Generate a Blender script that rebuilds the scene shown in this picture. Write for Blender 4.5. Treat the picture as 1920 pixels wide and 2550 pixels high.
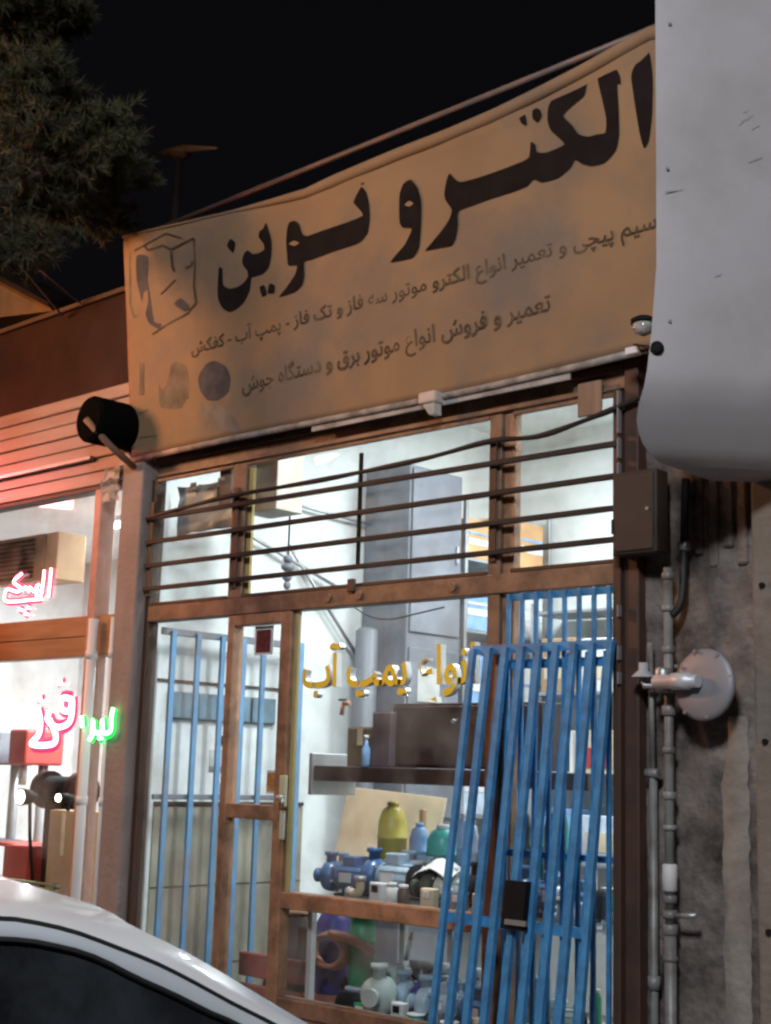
import bpy, bmesh, math, random
import numpy as np
from mathutils import Vector, Matrix
random.seed(7)
S = bpy.context.scene
for o in list(bpy.data.objects): bpy.data.objects.remove(o)
COL = S.collection

# ------------------------------------------------------------------ camera
F = 3500.0; PW, PH = 1920, 2550; CX, CY = 960.0, 1275.0
DIST, EYE = 5.0, 1.6
_dl = np.array([-3776., 530., F]); _dl /= np.linalg.norm(_dl)
_s = .030; _L = F*F/(530+3776*_s)
_up = np.array([_s*_L, -_L, F]); _up /= np.linalg.norm(_up)
_X = -_dl; _Z = _up; _Y = np.cross(_Z, _X)
R = np.stack([_X, _Y, _Z])            # camera axes (right, down, forward) -> world
CAMP = np.array([0., -DIST, EYE])
cam = bpy.data.cameras.new('camera'); camo = bpy.data.objects.new('camera', cam); COL.objects.link(camo)
rot = Matrix(((R[0][0], -R[0][1], -R[0][2]), (R[1][0], -R[1][1], -R[1][2]), (R[2][0], -R[2][1], -R[2][2])))
camo.matrix_world = Matrix.Translation(Vector(CAMP)) @ rot.to_4x4()
cam.sensor_fit = 'VERTICAL'; cam.sensor_height = 24.0; cam.lens = 24.0*F/PH
cam.clip_start = .05; cam.clip_end = 600
S.camera = camo

# ------------------------------------------------------------------ night sky, exposure
W = bpy.data.worlds.new('World'); S.world = W; W.use_nodes = True
wn = W.node_tree.nodes; wl = W.node_tree.links
sky = wn.new('ShaderNodeTexSky'); sky.sky_type = 'NISHITA'; sky.sun_disc = False
sky.sun_elevation = math.radians(-4.0); sky.sun_rotation = math.radians(200)
bg = wn['Background']; bg.inputs['Strength'].default_value = .05
glow = wn.new('ShaderNodeMixRGB'); glow.blend_type = 'ADD'; glow.inputs['Fac'].default_value = 1; glow.inputs['Color2'].default_value = (.045, .042, .052, 1)   # faint town glow
wl.new(sky.outputs[0], glow.inputs['Color1']); wl.new(glow.outputs[0], bg.inputs['Color'])
S.view_settings.view_transform = 'Standard'; S.view_settings.look = 'None'
S.view_settings.exposure = 0; S.view_settings.gamma = 1; S.view_settings.use_curve_mapping = False
S.render.engine = 'CYCLES'
S.cycles.max_bounces = 8; S.cycles.transparent_max_bounces = 16; S.cycles.sample_clamp_indirect = 4
S.cycles.caustics_reflective = False; S.cycles.caustics_refractive = False
try: S.cycles.filter_width = 2.5
except Exception: pass

SODIUM_P, WHITE_P, ROOM_P, LEFT_P, RED_P = 135, 520, 116, 240, 16
SODIUM_LOC, SODIUM_AIM = (-8.9, -3.3, 4.7), (-6.0, 0, 3.9)
WHITE_LOC, WHITE_AIM = (.5, -7.5, 6.6), (-3.0, -1.6, 2.0)

# ------------------------------------------------------------------ pixel helpers (photo pixels -> points on real planes)
K = 1920/1666.0
def ray(px, py): return R @ np.array([px-CX, py-CY, F])
def at(px, py, Y=0.):                 # photo pixel on the plane y = Y
    r = ray(px, py); return Vector(CAMP+r*((Y+DIST)/r[1]))
def ad(x, y, Y=0.): return at(x*K, y*K, Y)
def adX(x, y, X):
    r = ray(x*K, y*K); return Vector(CAMP+r*(X/r[0]))

# ------------------------------------------------------------------ object helpers
ORG = {}
def thing(name, label, cat, loc=(0, 0, 0), group=None, kind=None):
    o = bpy.data.objects.new(name, None); COL.objects.link(o); o.location = loc
    o.empty_display_size = .1; ORG[o] = Vector(loc); tag(o, label, cat, group, kind); return o
def tag(o, label=None, cat=None, group=None, kind=None):
    if label: o['label'] = label
    if cat: o['category'] = cat
    if group: o['group'] = group
    if kind: o['kind'] = kind
    return o
def link(name, me, mat, parent=None):
    o = bpy.data.objects.new(name, me); COL.objects.link(o)
    if mat is not None and len(me.materials) == 0: me.materials.append(mat)
    if parent is not None:
        o.parent = parent; ORG[o] = ORG[parent]
    else: ORG[o] = Vector((0, 0, 0))
    return o
class MB:
    """collects shapes given in world space into one mesh"""
    def __init__(s): s.bm = bmesh.new()
    def box(s, x0, x1, y0, y1, z0, z1, bev=0., seg=1, mat=None):
        r = bmesh.ops.create_cube(s.bm, size=1.); vs = r['verts']
        c = Vector(((x0+x1)/2, (y0+y1)/2, (z0+z1)/2)); d = (abs(x1-x0), abs(y1-y0), abs(z1-z0))
        for v in vs: v.co = Vector((v.co.x*d[0], v.co.y*d[1], v.co.z*d[2]))
        if bev > 0:
            es = list({e for v in vs for e in v.link_edges})
            rb = bmesh.ops.bevel(s.bm, geom=es, offset=bev, segments=seg, affect='EDGES', profile=.5)
            vs = list({v for f in rb['faces'] for v in f.verts} | {v for v in vs if v.is_valid})
        for v in vs: v.co = (mat @ v.co if mat else v.co) + c
        return s
    def tube(s, pts, r, n=8, closed=False, caps=True):
        pts = [Vector(p) for p in pts]; m = len(pts)
        rs = r if isinstance(r, (list, tuple)) else [r]*m
        rings = []; ref = None
        for i, p in enumerate(pts):
            a = pts[i-1] if (i > 0 or closed) else p; b = pts[(i+1) % m] if (i < m-1 or closed) else p
            t = (b-a).normalized()
            if ref is None: ref = t.orthogonal().normalized()
            u = (ref - t*ref.dot(t))
            u = u.normalized() if u.length > 1e-5 else t.orthogonal().normalized()
            ref = u; w = t.cross(u)
            rings.append([s.bm.verts.new(p+(u*math.cos(q)+w*math.sin(q))*rs[i]) for q in (2*math.pi*k/n for k in range(n))])
        for i in range(m if closed else m-1):
            A, B = rings[i], rings[(i+1) % m]
            for k in range(n): s.bm.faces.new((A[k], A[(k+1) % n], B[(k+1) % n], B[k])).smooth = n > 6
        if caps and not closed:
            s.bm.faces.new(list(reversed(rings[0]))); s.bm.faces.new(rings[-1])
        return s
    def cyl(s, p0, p1, r0, r1=None, n=16): return s.tube([p0, p1], [r0, r0 if r1 is None else r1], n)
    def lathe(s, base, prof, axis=(0, 0, 1), n=18):
        ax = Vector(axis).normalized(); return s.tube([Vector(base)+ax*h for r, h in prof], [max(r, .0005) for r, h in prof], n)
    def prism(s, pts, off):                 # polygon of points, thickened along vector off
        off = Vector(off); pts = [Vector(p) for p in pts]
        A = [s.bm.verts.new(p) for p in pts]; B = [s.bm.verts.new(p+off) for p in pts]; n = len(pts)
        s.bm.faces.new(A); s.bm.faces.new(list(reversed(B)))
        for i in range(n): s.bm.faces.new((A[i], B[i], B[(i+1) % n], A[(i+1) % n]))
        return s
    def poly(s, pts): s.bm.faces.new([s.bm.verts.new(Vector(p)) for p in pts]); return s
    def grid(s, rows, smooth=True):
        V = [[s.bm.verts.new(Vector(p)) for p in r] for r in rows]
        for i in range(len(V)-1):
            for j in range(len(V[0])-1):
                f = s.bm.faces.new((V[i][j], V[i][j+1], V[i+1][j+1], V[i+1][j])); f.smooth = smooth
        return s
    def build(s, name, mat, parent=None, normals=True):
        if normals: bmesh.ops.recalc_face_normals(s.bm, faces=s.bm.faces[:])
        me = bpy.data.meshes.new(name); 
        if parent is not None:
            o = ORG[parent]
            for v in s.bm.verts: v.co -= o
        s.bm.to_mesh(me); s.bm.free()
        return link(name, me, mat, parent)
def box(name, x0, x1, y0, y1, z0, z1, mat, parent=None, bev=.003, seg=1):
    return MB().box(x0, x1, y0, y1, z0, z1, bev, seg).build(name, mat, parent)
def cyl(name, p0, p1, r, mat, parent=None, n=16, r1=None): return MB().cyl(p0, p1, r, r1, n).build(name, mat, parent)
def tube(name, pts, r, mat, parent=None, n=8, closed=False): return MB().tube(pts, r, n, closed).build(name, mat, parent)
def copy_tree(o, parent=None, loc=None, rz=None):
    c = o.copy(); COL.objects.link(c)
    if parent is not None: c.parent = parent
    ORG[c] = ORG.get(o, Vector((0, 0, 0)))
    for ch in list(o.children): copy_tree(ch, c)
    if loc is not None: c.location = loc
    if rz is not None: c.rotation_euler = (0, 0, rz)
    return c
def spline(pts, n=6):
    pts = [Vector(p) for p in pts]; out = []
    for i in range(len(pts)-1):
        p0 = pts[max(i-1, 0)]; p1 = pts[i]; p2 = pts[i+1]; p3 = pts[min(i+2, len(pts)-1)]
        for k in range(n):
            t = k/n
            out.append(.5*((2*p1)+(p2-p0)*t+(2*p0-5*p1+4*p2-p3)*t*t+(3*p1-p0-3*p2+p3)*t**3))
    return out+[pts[-1]]

# ------------------------------------------------------------------ materials
def M(name, col, rough=.6, metal=0., var=.18, scale=6., bump=0., bscale=40., emit=0., ecol=None, dirt=None, dscale=2.5, dirtamt=.5, stretch=(1, 1, 1), coat=0.):
    m = bpy.data.materials.new(name); m.use_nodes = True; nt = m.node_tree; N = nt.nodes; Lk = nt.links
    b = N['Principled BSDF']; b.inputs['Roughness'].default_value = rough; b.inputs['Metallic'].default_value = metal
    b.inputs['Coat Weight'].default_value = coat
    tc = N.new('ShaderNodeTexCoord'); mp = N.new('ShaderNodeMapping'); mp.inputs['Scale'].default_value = stretch
    Lk.new(tc.outputs['Object'], mp.inputs['Vector'])
    nz = N.new('ShaderNodeTexNoise'); nz.inputs['Scale'].default_value = scale; nz.inputs['Detail'].default_value = 6
    Lk.new(mp.outputs[0], nz.inputs['Vector'])
    rp = N.new('ShaderNodeValToRGB'); rp.color_ramp.elements[0].position = .3; rp.color_ramp.elements[1].position = .7
    lo = [max(0, c*(1-var)) for c in col]; hi = [min(1, c*(1+var)) for c in col]
    rp.color_ramp.elements[0].color = (*lo, 1); rp.color_ramp.elements[1].color = (*hi, 1)
    Lk.new(nz.outputs['Fac'], rp.inputs['Fac']); src = rp.outputs['Color']
    if dirt is not None:
        n2 = N.new('ShaderNodeTexNoise'); n2.inputs['Scale'].default_value = dscale; n2.inputs['Detail'].default_value = 8; n2.inputs['Roughness'].default_value = .65
        Lk.new(mp.outputs[0], n2.inputs['Vector'])
        r2 = N.new('ShaderNodeValToRGB'); r2.color_ramp.elements[0].position = .46; r2.color_ramp.elements[1].position = .66
        r2.color_ramp.elements[0].color = (0, 0, 0, 1); r2.color_ramp.elements[1].color = (dirtamt,)*3+(1,)
        Lk.new(n2.outputs['Fac'], r2.inputs['Fac'])
        mx = N.new('ShaderNodeMixRGB'); Lk.new(r2.outputs['Color'], mx.inputs['Fac']); Lk.new(src, mx.inputs['Color1'])
        mx.inputs['Color2'].default_value = (*dirt, 1); src = mx.outputs['Color']
    Lk.new(src, b.inputs['Base Color'])
    if bump:
        n3 = N.new('ShaderNodeTexNoise'); n3.inputs['Scale'].default_value = bscale; n3.inputs['Detail'].default_value = 8
        Lk.new(mp.outputs[0], n3.inputs['Vector'])
        bp = N.new('ShaderNodeBump'); bp.inputs['Strength'].default_value = bump; bp.inputs['Distance'].default_value = .02
        Lk.new(n3.outputs['Fac'], bp.inputs['Height']); Lk.new(bp.outputs[0], b.inputs['Normal'])
    if emit:
        b.inputs['Emission Color'].default_value = (*(ecol or col), 1); b.inputs['Emission Strength'].default_value = emit
    return m
def glassmat(name, tint=(.93, .96, .97), refl=.10, rough=.02, dirt=.26):
    m = bpy.data.materials.new(name); m.use_nodes = True; nt = m.node_tree; N = nt.nodes; Lk = nt.links
    N.remove(N['Principled BSDF']); out = N['Material Output']
    tr = N.new('ShaderNodeBsdfTransparent'); tr.inputs[0].default_value = (*tint, 1)
    gl = N.new('ShaderNodeBsdfGlossy'); gl.inputs['Roughness'].default_value = rough
    df = N.new('ShaderNodeBsdfDiffuse'); df.inputs[0].default_value = (.5, .48, .45, 1)
    lw = N.new('ShaderNodeLayerWeight'); lw.inputs[0].default_value = .5
    pw = N.new('ShaderNodeMath'); pw.operation = 'POWER'; pw.inputs[1].default_value = 4.; Lk.new(lw.outputs['Facing'], pw.inputs[0])
    ma = N.new('ShaderNodeMath'); ma.operation = 'MULTIPLY_ADD'; ma.inputs[1].default_value = .7; ma.inputs[2].default_value = refl*.35; Lk.new(pw.outputs[0], ma.inputs[0])
    mx = N.new('ShaderNodeMixShader'); Lk.new(ma.outputs[0], mx.inputs[0]); Lk.new(tr.outputs[0], mx.inputs[1]); Lk.new(gl.outputs[0], mx.inputs[2])
    tc = N.new('ShaderNodeTexCoord'); nz = N.new('ShaderNodeTexNoise'); nz.inputs['Scale'].default_value = 3.; nz.inputs['Detail'].default_value = 7
    Lk.new(tc.outputs['Object'], nz.inputs['Vector'])
    rp = N.new('ShaderNodeValToRGB'); rp.color_ramp.elements[0].position = .42; rp.color_ramp.elements[1].position = .8
    rp.color_ramp.elements[0].color = (.005, .005, .005, 1); rp.color_ramp.elements[1].color = (dirt,)*3+(1,)  # dirt film, made denser to imitate hazy reflections on the panes
    Lk.new(nz.outputs['Fac'], rp.inputs['Fac'])
    m2 = N.new('ShaderNodeMixShader'); Lk.new(rp.outputs['Color'], m2.inputs[0]); Lk.new(mx.outputs[0], m2.inputs[1]); Lk.new(df.outputs[0], m2.inputs[2])
    Lk.new(m2.outputs[0], out.inputs['Surface']); return m
def emat(name, col, st):
    m = bpy.data.materials.new(name); m.use_nodes = True; N = m.node_tree.nodes
    b = N['Principled BSDF']; b.inputs['Base Color'].default_value = (*[c*.5 for c in col], 1)
    b.inputs['Emission Color'].default_value = (*col, 1); b.inputs['Emission Strength'].default_value = st; return m

brown = M('brown_frame_paint', (.24, .145, .092), .55, var=.3, scale=9, dirt=(.075, .05, .038), dscale=6, dirtamt=.7, bump=.15)
brown_dk = M('dark_brown_paint', (.085, .045, .028), .6, var=.25, dirt=(.03, .02, .018), dscale=6)
door_paint = M('orange_brown_door_paint', (.40, .215, .125), .5, var=.2, scale=12, dirt=(.14, .085, .05), dscale=8, dirtamt=.8, bump=.1)
blue = M('blue_gate_paint', (.06, .27, .55), .45, var=.22, scale=14, dirt=(.03, .10, .20), dscale=9, dirtamt=.6)
blue_in = M('pale_blue_paint', (.12, .28, .48), .5, var=.15, dirt=(.2, .25, .3), dscale=9)
bar_paint = M('bar_paint', (.019, .017, .017), .7, var=.3, dirt=(.045, .03, .022), dscale=7)
black = M('black_paint', (.010, .010, .011), .75)
blackrub = M('black_rubber', (.012, .012, .012), .6)
glass = glassmat('shop_glass')
wallw = M('white_room_paint', (.76, .79, .78), .8, var=.05, scale=2, dirt=(.55, .56, .55), dscale=1.6, dirtamt=.25, bump=.05)
tile_beige = M('mottled_beige_dado', (.34, .32, .25), .5, var=.35, scale=5, dirt=(.2, .165, .12), dscale=4, dirtamt=.6, stretch=(1, 1, .5))
plaster = M('dirty_plaster', (.20, .172, .155), .9, var=.45, scale=5, dirt=(.022, .017, .015), dscale=2.6, dirtamt=.95, bump=.9, bscale=22)
plaster_lt = M('pale_plaster', (.30, .28, .25), .85, var=.25, scale=4, dirt=(.14, .115, .09), dscale=3, dirtamt=.7, bump=.5, bscale=24)
cream = M('cream_sheet', (.43, .405, .41), .5, var=.06, scale=2.2, dirt=(.28, .25, .24), dscale=1.6, dirtamt=.5, bump=.04, bscale=7)
banner = M('faded_banner_cloth', (.33, .212, .118), .7, var=.10, scale=2.0, dirt=(.19, .165, .14), dscale=1.1, dirtamt=.9, bump=.06, bscale=60)
print_dark = M('faded_black_print', (.016, .012, .011), .95, var=.25, scale=10)
print_mid = M('faded_small_print', (.09, .064, .045), .9, var=.5, scale=9, dirt=(.20, .14, .09), dscale=5, dirtamt=.8)
print_grey = M('faded_grey_print', (.19, .15, .105), .7, var=.3, scale=10)
print_blue = M('faded_blue_print', (.085, .08, .085), .7, var=.3, scale=12)
white_pl = M('white_plastic', (.75, .76, .76), .4, var=.05)
black.node_tree.nodes['Principled BSDF'].inputs['Specular IOR Level'].default_value = .15
for m_ in (print_dark, plaster, print_mid, print_grey, print_blue, banner): m_.node_tree.nodes['Principled BSDF'].inputs['Specular IOR Level'].default_value = .15
grey_metal = M('grey_galvanised', (.42, .43, .44), .4, .6, var=.15)
alu = M('dull_aluminium', (.30, .30, .33), .55, .3, var=.12, dirt=(.3, .29, .3), dscale=6)
conc = M('column_plaster', (.30, .25, .235), .85, var=.15, dirt=(.20, .16, .14), dscale=3, bump=.35, bscale=30)
siding = M('painted_siding', (.34, .25, .22), .45, var=.1, dirt=(.22, .14, .13), dscale=3, dirtamt=.7, stretch=(.5, 1, 3))
panelbrown = M('red_brown_sheet', (.040, .019, .016), .6, var=.25, scale=3, dirt=(.018, .011, .011), dscale=2)
panelbrown.node_tree.nodes['Principled BSDF'].inputs['Specular IOR Level'].default_value = .08
wood_or = M('orange_wood', (.36, .20, .10), .5, var=.2, scale=5, stretch=(.6, 1, 6))
pinkwall = M('left_room_paint', (.74, .72, .71), .8, var=.06, scale=2, dirt=(.5, .48, .47), dscale=1.5, dirtamt=.35)
asphalt = M('asphalt', (.05, .05, .052), .85, var=.3, scale=60, bump=.5, bscale=120)
paving = M('paving', (.24, .23, .22), .85, var=.2, scale=8, dirt=(.12, .11, .1), dscale=2, bump=.3)
carton = M('carton', (.42, .28, .16), .8, var=.12)
carton_or = M('orange_carton', (.62, .36, .17), .75, var=.12)
darkwood = M('dark_wood', (.045, .022, .017), .45, var=.35, scale=4, stretch=(1, 1, 5))
grey_curtain = M('slate_grey_steel', (.17, .18, .21), .55, var=.25, scale=3, dirt=(.28, .29, .32), dscale=2)
bluebox = M('light_blue_box', (.24, .40, .66), .5, var=.2, scale=10)
paleblue = M('pale_blue_pack', (.58, .68, .80), .45, var=.15, scale=12)
whitebox = M('white_box', (.75, .75, .74), .6, var=.08)
beigebox = M('beige_box', (.68, .57, .40), .7, var=.1)
bluepump = M('blue_pump_enamel', (.05, .13, .30), .35, var=.2, coat=.3)
palepump = M('pale_blue_enamel', (.38, .50, .62), .4, var=.15, coat=.2)
castwhite = M('pale_green_cast', (.55, .63, .60), .5, var=.12)
redp = M('red_paint', (.42, .05, .04), .45, var=.2)
redbrick = M('red_crate', (.33, .10, .08), .6, var=.25)
yellowp = M('yellow_paint', (.62, .50, .07), .4, var=.12)
greenp = M('green_paint', (.03, .38, .16), .4, var=.15)
tealp = M('teal_plastic', (.05, .45, .40), .4, var=.15)
purplep = M('purple_plastic', (.10, .08, .32), .45, var=.15)
copper = M('copper_pipe', (.62, .30, .19), .4, .4, var=.15)
carwhite = M('white_car_paint', (.86, .87, .88), .25, var=.015, coat=.6)
carglass = M('dark_car_glass', (.014, .016, .019), .12, var=.5, scale=3, dirt=(.06, .067, .075), dscale=1.6, dirtamt=.6)  # pale blotches in the colour imitate cloudy reflections
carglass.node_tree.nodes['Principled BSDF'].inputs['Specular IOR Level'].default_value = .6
tyre = M('tyre', (.02, .02, .02), .8)
yellow_face = M('amber_letter_face', (.95, .68, .05), .35, var=.08)
silver_side = M('silver_letter_side', (.72, .73, .72), .3, .5, var=.06)
needle = M('pine_needles', (.055, .055, .024), .8, var=.5, scale=3)
bark = M('pine_bark', (.085, .06, .048), .9, var=.35, scale=10, bump=.8)
LAMP = emat('tube_lamp', (.93, .98, 1.), 9)

# ------------------------------------------------------------------ ground
GZ = -.15; RZ = -.30
def st(o): o['kind'] = 'structure'; return o
st(MB().box(-150, 150, -90, 90, RZ-.3, RZ).build('road', asphalt))
pv = st(MB().box(-60, 60, -1.0, 40, RZ-.02, GZ-.03).build('pavement', paving))
for i in range(26):                       # paving slabs in front of the shops
    for j in range(2):
        x = -9.6+i*.4; y = -.96+j*.41
        box('paving_slab', x, x+.392, y, y+.402, GZ-.04, GZ+random.uniform(0, .004), paving, pv, .004)
k_ = st(MB().box(-60, 60, -1.12, -1.0, RZ-.2, GZ+.004, .01).build('kerb', plaster_lt))

# ------------------------------------------------------------------ main shop building
XL, XR, YB, ZC = -6.62, -3.31, 3.4, 4.15
sb = thing('shop_building', 'single storey pump shop with bright white room behind brown glazing', 'shop', (-5, 1.7, 0))
box('left_wall', XL-.1, XL, .06, YB, -.14, ZC, wallw, sb, 0)
box('back_wall', XL-.1, XR+.1, YB, YB+.12, -.14, ZC, wallw, sb, 0)
box('right_wall', XR, XR+.1, .06, YB, -.14, ZC, wallw, sb, 0)
box('ceiling', XL-.1, XR+.1, .0, YB+.12, ZC, ZC+.14, wallw, sb, 0)
box('floor', XL, XR, .06, YB, -.14, 0., paving, sb, 0)
box('dado', XL, XL+.012, .12, 1.3, 0.0, 1.36, tile_beige, sb, .002)
box('dado_trim', XL, XL+.02, .12, 1.3, 1.362, 1.385, darkwood, sb, .002)
for z0, z1, w in ((0.45, .455, 0), (.9, .905, 0)):
    box('dado_joint', XL+.012, XL+.015, .12, 1.3, z0, z0+.006, brown_dk, sb, 0)
box('roof_edge', XL-.1, XR+.1, -.06, .0, 4.05, 4.30, brown_dk, sb, .005)
box('threshold', XL, XR, -.10, .06, -.14, .10, plaster, sb, .01)
# header above the window, plinth below
box('header_panel', XL+.02, XR, .0, .07, 3.255, 3.60, brown, sb, .004)
box('header_trim', XL+.02, XR, -.03, -.002, 3.34, 3.375, brown_dk, sb, .004)
box('header_lip', XL+.02, XR, -.02, -.002, 3.262, 3.285, brown, sb, .003)
box('upper_wall', XL-.02, XR+.1, .0, .06, 3.6, 4.05, brown_dk, sb, 0)

# ------------------------------------------------------------------ glazed shop front
sf = thing('glazed_screen', 'brown steel glazed screen with three upper panes above a transom', 'glazing', (-5, 0, 0))
def post(name, x0, x1, z0, z1, m=brown, y0=-.025, y1=.05): return box(name, x0, x1, y0, y1, z0, z1, m, sf, .004)
ZT0, ZT1 = 2.405, 2.495
post('post', -6.62, -6.575, .1, 3.25, brown_dk)
post('mullion', -5.885, -5.775, ZT1, 3.25)
post('mullion', -4.055, -3.985, .1, 3.25)
box('mullion_rebate', -3.984, -3.922, .0, .05, .1, 3.25, door_paint, sf, .003)
post('post', -3.352, -3.315, .1, 3.25, brown_dk, -.05, .05)
post('transom', -6.575, -3.353, ZT0, ZT1, brown, -.035, .055)
for xa, xb in ((-6.57, -5.89), (-5.77, -4.06), (-3.92, -3.36)):
    box('sill_bead', xa, xb, -.03, -.002, ZT1+.002, ZT1+.02, brown_dk, sf, .002)
    box('head_bead', xa, xb, -.024, -.002, 3.232, 3.25, brown, sf, .002)
post('rail', -5.355, -4.057, .905, .985, door_paint, -.03, .06)
post('rail', -5.355, -3.353, .40, .48, brown, -.03, .06)
box('stall_riser', -5.355, -3.353, -.02, .05, .1, .4, brown, sf, .003)
for i, (xa, xb, za, zb) in enumerate(((-6.573, -5.887, ZT1, 3.25), (-5.773, -4.057, ZT1, 3.25), (-3.921, -3.354, ZT1, 3.25),
                       (-6.573, -5.865, .42, ZT0), (-5.353, -4.057, .985, ZT0), (-3.921, -3.354, .48, ZT0), (-5.353, -4.057, .48, .905))):
    box('pane', xa, xb, .018, .023, za, zb, glass, sf, 0)
post('rail', -6.573, -5.865, .30, .42, brown, -.02, .05)
box('bottom_panel', -6.573, -5.865, -.01, .04, .1, .3, brown, sf, .003)
box('putty_strip', -5.352, -5.325, -.005, .015, .985, 2.40, M('yellowed_putty', (.45, .40, .18), .7), sf, .002)
box('putty_strip', -5.772, -5.735, -.005, .015, 2.52, 3.22, M('ochre_putty', (.42, .34, .14), .7), sf, .002)
# small bracket on the transom, screws
box('bracket', -4.93, -4.885, -.06, -.036, 2.47, 2.535, brown_dk, sf, .004)
for x in (-5.08, -4.86, -4.25):
    cyl('bolt', (x, -.05, 2.45), (x, -.036, 2.45), .022, brown, sf, 10)
# door leaf
dr = MB().box(-5.862, -5.812, -.03, .045, .1, 2.403, .004).box(-5.438, -5.358, -.03, .045, .1, 2.403, .004)
dr.box(-5.811, -5.439, -.03, .045, 2.345, 2.403, .004).box(-5.811, -5.439, -.028, .043, 1.33, 1.405, .004).box(-5.811, -5.439, -.028, .043, .1, .32, .004)
door = dr.build('door', door_paint, sf)
box('pane', -5.81, -5.44, .016, .021, 1.405, 2.345, glass, door, 0)
box('pane', -5.81, -5.44, .016, .021, .32, 1.33, glass, door, 0)
lk = box('lock', -5.372, -5.328, -.055, -.031, 1.40, 1.56, M('cream_lock', (.62, .60, .40), .4), door, .006, 2)
box('lock_plate', -5.37, -5.333, -.045, -.031, 1.24, 1.385, M('pale_green_plate', (.50, .55, .45), .5), door, .004)
tube('handle', spline([(-5.335, -.06, 1.45), (-5.33, -.10, 1.45), (-5.30, -.10, 1.44), (-5.29, -.1, 1.42)], 4), .011, grey_metal, door, 8)
# stickers on the door glass
stk = thing('glass_sticker', 'small dark red square notice with pale border on the door glass', 'sticker', (-5.62, .0, 2.23))
a = ad(553, 1362, .0); b = ad(581, 1408, .0)
box('border', a.x-.018, b.x+.018, .010, .013, b.z-.015, a.z+.022, whitebox, stk, 0)
box('face', a.x, b.x, .006, .0095, b.z, a.z, M('dark_red_notice', (.13, .03, .035), .4, var=.4, scale=40), stk, 0)
stk2 = thing('glass_sticker', 'little orange and white sticker low in the corner of the upper door glass', 'sticker', (-5.5, 0, 1.5))
a = ad(574, 1664, .0); b = ad(597, 1716, .0)
box('border', a.x, b.x, .010, .013, b.z, a.z, whitebox, stk2, 0)
box('face', a.x+.008, b.x-.012, .006, .0095, b.z+.015, a.z-.012, M('orange_print', (.55, .26, .08), .5, var=.4, scale=50), stk2, 0)

# ------------------------------------------------------------------ window grille over the upper panes
gr = thing('window_grille', 'dark brown horizontal bar grille across the upper panes', 'grille', (-5, -.06, 2.5))
barz = [at(799, y, -.055).z for y in (1421, 1356, 1290, 1223)]
for z in barz: box('bar', -6.60, -3.322, -.067, -.043, z-.0125, z+.0125, bar_paint, gr, .003)
xv = at(888, 1300, -.055).x
box('upright', xv-.012, xv+.012, -.0425, -.030, barz[0], barz[3]+.17, black, gr, .002)
for x in (-6.585, -5.83, -4.02, -3.335): box('upright', x-.02, x+.02, -.0425, -.032, barz[0]-.04, barz[3]+.10, brown_dk, gr, .002)
tx = [(-6.6, 3.01), (-6.2, 3.045), (-5.83, 3.06), (-5.2, 3.065), (-4.8, 3.075), (-4.4, 3.085), (-4.02, 3.115), (-3.75, 3.10), (-3.5, 3.13), (-3.3, 3.17), (-3.1, 3.22)]
cb = tube('sagging_cable', spline([(x, -.062+.006*math.sin(i*2.1), z) for i, (x, z) in enumerate(tx)], 5), [.011+.004*(.5+.5*math.sin(i*.9)) for i in range(51)], blackrub, None, 8)
tag(cb, 'thick black cable bundle sagging across the top of the grille', 'cable')

# ------------------------------------------------------------------ banner sign
SX0, SX1 = -6.735, -2.75
SZ0, SZ1, SY0, SY1 = 3.375, 4.80, -.10, -.27
sl = (SY1-SY0)/(SZ1-SZ0)
def sy(z): return SY0+(z-SZ0)*sl
SN = Vector((0, 1, -sl)).normalized()          # plane normal (away from the street)
def asn(px, py, off=.012):
    r = Vector(ray(px, py)); c = Vector(CAMP); p0 = Vector((0, SY0, SZ0))-SN*off
    return c+r*((p0-c).dot(SN)/r.dot(SN))
sign = thing('shop_banner_sign', 'long faded cream cloth banner sign with big black Persian lettering', 'sign', (SX0, SY0, SZ0))
topc = [asn(*p, off=0) for p in ((302, 590), (354, 577), (460, 553), (562, 530), (680, 502), (764, 481), (837, 450), (920, 415), (1000, 382), (1110, 340), (1233, 288), (1340, 236), (1450, 180), (1560, 118), (1643, 72))]
botc = [asn(*p, off=0) for p in ((327, 1141), (560, 1090), (800, 1042), (1000, 1002), (1200, 960), (1440, 905), (1590, 868))]
def interp(c, x):
    if x <= c[0].x: return c[0].z
    for a, b in zip(c, c[1:]):
        if x <= b.x: return a.z+(b.z-a.z)*(x-a.x)/(b.x-a.x)
    a, b = c[-2], c[-1]; return a.z+(b.z-a.z)*(x-a.x)/(b.x-a.x)*.3
rows = []; NXS, NZS = 110, 34
for j in range(NZS+1):
    row = []
    for i in range(NXS+1):
        x = SX0+(SX1-SX0)*i/NXS; zb = interp(botc, x); zt = interp(topc, x); t = j/NZS; z = zb+(zt-zb)*t
        w = .002*math.sin(x*7+z*3)+.0008*math.sin(x*19-z*8)
        fold = math.exp(-((t-.97)/.02)**2)*.012*min(1, max(0, (x+5.9)/1.0))
        row.append((x, sy(z)+w-fold, z))
    rows.append(row)
bn = MB().grid(rows)
bno = bn.build('cloth', banner, sign)
so = bno.modifiers.new('thick', 'SOLIDIFY'); so.thickness = .004; so.offset = 1 if False else 0
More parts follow.
